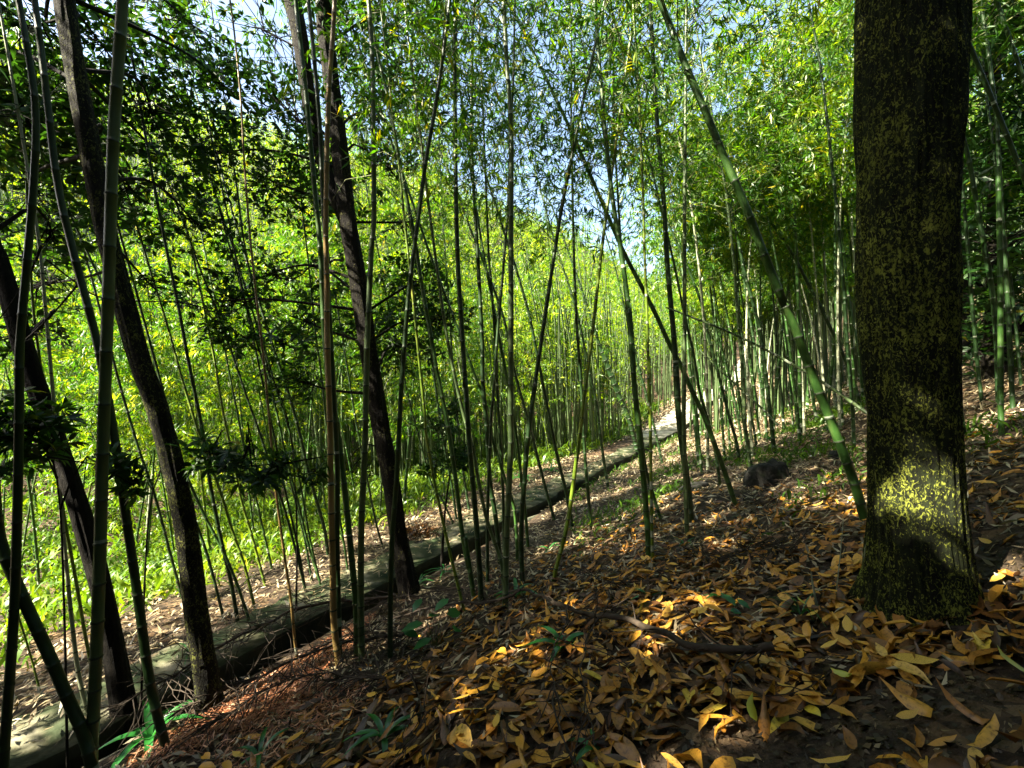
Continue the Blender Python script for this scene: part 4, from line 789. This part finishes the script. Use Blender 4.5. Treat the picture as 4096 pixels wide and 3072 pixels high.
sprig('D 180 600 130 660 70 720 20 760', 3.3, .008, 'bare crooked limb low between the left culms', 10)
def strap_plant(px, py, n, L, label, lit=.3, W=.035, up=.9, name='strap_leaved_plant'):
    c = hitD(px, py); t = empty(name, c); V = []; Fc = []; rn = []
    for i in range(n):
        a = i*2.4+rng.random(); o = np.array([math.cos(a), math.sin(a), 0]); l = L*1.25*rng.uniform(.6, 1.1); sd = np.array([-o[1], o[0], 0]); b0 = len(V); upv = up*rng.uniform(.7, 1.3)
        for j, s in enumerate(np.linspace(0, 1, 7)):
            p = c+o*l*s*(.5+.4*s)+np.array([0, 0, l*(upv*s-.75*s*s)]); w_ = W*[.5, .8, 1, 1, .85, .5, .04][j]/2
            V += [p-sd*w_+[0, 0, w_*.4], p, p+sd*w_+[0, 0, w_*.4]]
        for j in range(6):
            q_ = b0+j*3; Fc += [(q_, q_+1, q_+4, q_+3), (q_+1, q_+2, q_+5, q_+4)]; 
        rn += [rng.random()*.6+lit]*12
    mesh('leaves', V, Fc, mats=[M_strap], rnd=rn, smooth=True, parent=t, loc=c); tag(t, label, 'plant'); return t
strap_plant(325, 1600, 8, .42, 'glossy strap-leaved plant at the bottom left edge of the litter', .4, .055)
strap_plant(560, 1640, 5, .22, 'small grassy plant at the bottom left', .1, .03)
strap_plant(830, 1600, 7, .26, 'dark strap-leaved plant at the bottom left of centre', .2, .035)
strap_plant(1215, 1405, 7, .28, 'strap-leaved plant beneath the long fallen branch', .3, .045)
strap_plant(1115, 1290, 6, .28, 'strap-leaved plant touching the long fallen branch at the central clump', .4, .045)
strap_plant(1290, 1630, 6, .16, 'tiny green plant at the bottom middle', .2, .03)
strap_plant(1185, 1190, 8, .24, 'grassy tuft right of the central clump', .4, .022)
strap_plant(905, 1265, 12, .30, 'grass clump right of the dark trunk foot', .4, .018)
strap_plant(960, 1240, 9, .26, 'grass clump beside the sunny rust-red litter', .4, .02)
strap_plant(1400, 1295, 7, .16, 'small green plant below the white-ringed culm', .3, .03)
strap_plant(1730, 1330, 14, .24, 'wispy dry grass beside the large trunk foot', .2, .006)
strap_plant(1480, 1180, 8, .18, 'small grass tuft by the straight yellowish culm', .3, .012)
strap_plant(410, 1420, 9, .3, 'pale grass tuft by the foot of the leaning sunlit tree', .4, .012)
strap_plant(1560, 1300, 5, .16, 'small green blades above the bright leaf patch', .3, .03)
strap_plant(1660, 950, 12, .3, 'green fern tuft behind the boulder', .3, .03)
strap_plant(1790, 930, 12, .35, 'green fern tuft left of the large trunk', .3, .035)
strap_plant(1130, 1040, 16, .5, 'broad-bladed bluish green clump on the far edge of the path', .5, .04)
strap_plant(1190, 1020, 14, .5, 'broad-bladed clump next to the bluish one by the path', .5, .04)
def seedling(px, py, leaves, label):
    c = hitD(px, py); t = empty('seedling', c); tb = TB(); P = []; D = []
    for (x_, y_, s) in leaves:
        d = ray(x_*1.8518, y_*1.8518); yy_ = c[1]-.05-.1*rng.random(); e = np.array([d[0]*yy_, yy_, EYE+d[2]*yy_]); tb.add(np.array([c, (c+e)/2+[0, 0, .05], e]), np.array([.005, .003, .002]), 4); P.append(e); a = rng.uniform(0, 6.28); D.append([math.cos(a), math.sin(a)*.5, -.15])
    P = np.array(P); D = nrm(np.array(D)); L = np.array([l[2] for l in leaves]); n = len(P)
    L = L*1.5; leaf_mesh('leaves', P-D*L[:, None]*.3, D, nrm(np.tile([0, -.45, 1.], (n, 1))+rng.normal(size=(n, 3))*.2), L, L*.55, rng.random(n)*.5+.3, M_strap, LF8, .8, t, c); tb.build('stems', [M_btwig], t, c); tag(t, label, 'seedling')
seedling(940, 1400, [(900, 1350, .14), (935, 1330, .12), (975, 1325, .13), (985, 1360, .13), (920, 1385, .12), (960, 1300, .11), (1000, 1390, .12), (950, 1410, .12), (905, 1300, .10), (880, 1365, .11)], 'broad-leaved green seedling under the fork of the fallen branch')
seedling(1590, 1310, [(1570, 1290, .07), (1600, 1300, .06), (1585, 1320, .06)], 'tiny seedling near the bright leaf patch')
# dry stalks in front of the large trunk
def stalk(spec, label, r=.006):
    p = pts(spec); c = hit(*p[-1]); P = plane_pts(spec, c[1]); P[0] = c; C = spline(P, .05); t = TB(); t.add(C, np.linspace(r, r*.6, len(C)), 6); o = t.build('dry_stalk', [M_wax], loc=c); tag(o, label, 'stalk')
stalk('D 1878 1100 1870 1180 1862 1260 1855 1300', 'taller dry stalk standing against the left edge of the large trunk')
stalk('D 1822 1115 1815 1200 1805 1290', 'thin dry stalk left of the taller one by the large trunk', .004)
stalk('D 1752 1235 1757 1270 1765 1310', 'short broken yellow stalk left of the large trunk', .008)
# heap of dead fern fronds beyond the path
c = hitD(905, 1165); n = 700; a = rng.uniform(0, 6.283, n); r_ = .42*np.sqrt(rng.random(n)); P = np.stack([c[0]+np.cos(a)*r_, c[1]+np.sin(a)*r_*.7, c[2]+rng.random(n)*.28*(1-(r_/.45)**2)], 1)
D = nrm(rng.normal(size=(n, 3))+[0, 0, -.1]); o = leaf_mesh('dead_fronds', P, D, nrm(rv(n)), rng.uniform(.08, .2, n), rng.uniform(.008, .02, n), rng.random(n)*.35, M_litter, BL6, 1.5, loc=c); tag(o, 'brown heap of dead fern fronds beyond the path', 'dead ferns')
for (px_, py_, s_, lab) in [(1745, 990, .10, 'crumpled white scrap on the slope left of the large trunk'), (1640, 1102, .05, 'small white scrap in front of the boulder')]:
    c = hitD(px_, py_); V = [(c[0]+(i-2)*s_*.35+rng.normal()*.004, c[1]+(j-1)*s_*.3, c[2]+.03+rng.random()*s_*.3) for i in range(5) for j in range(3)]
    Fc = [(i*3+j, i*3+j+1, i*3+j+4, i*3+j+3) for i in range(4) for j in range(2)]; o = mesh('paper_scrap', V, Fc, mats=[solid_mat('scrap', [(.3, (.5, .55, .55)), (.7, (.7, .72, .7))])], loc=c); tag(o, lab, 'litter scrap')
bpy.context.view_layer.update()
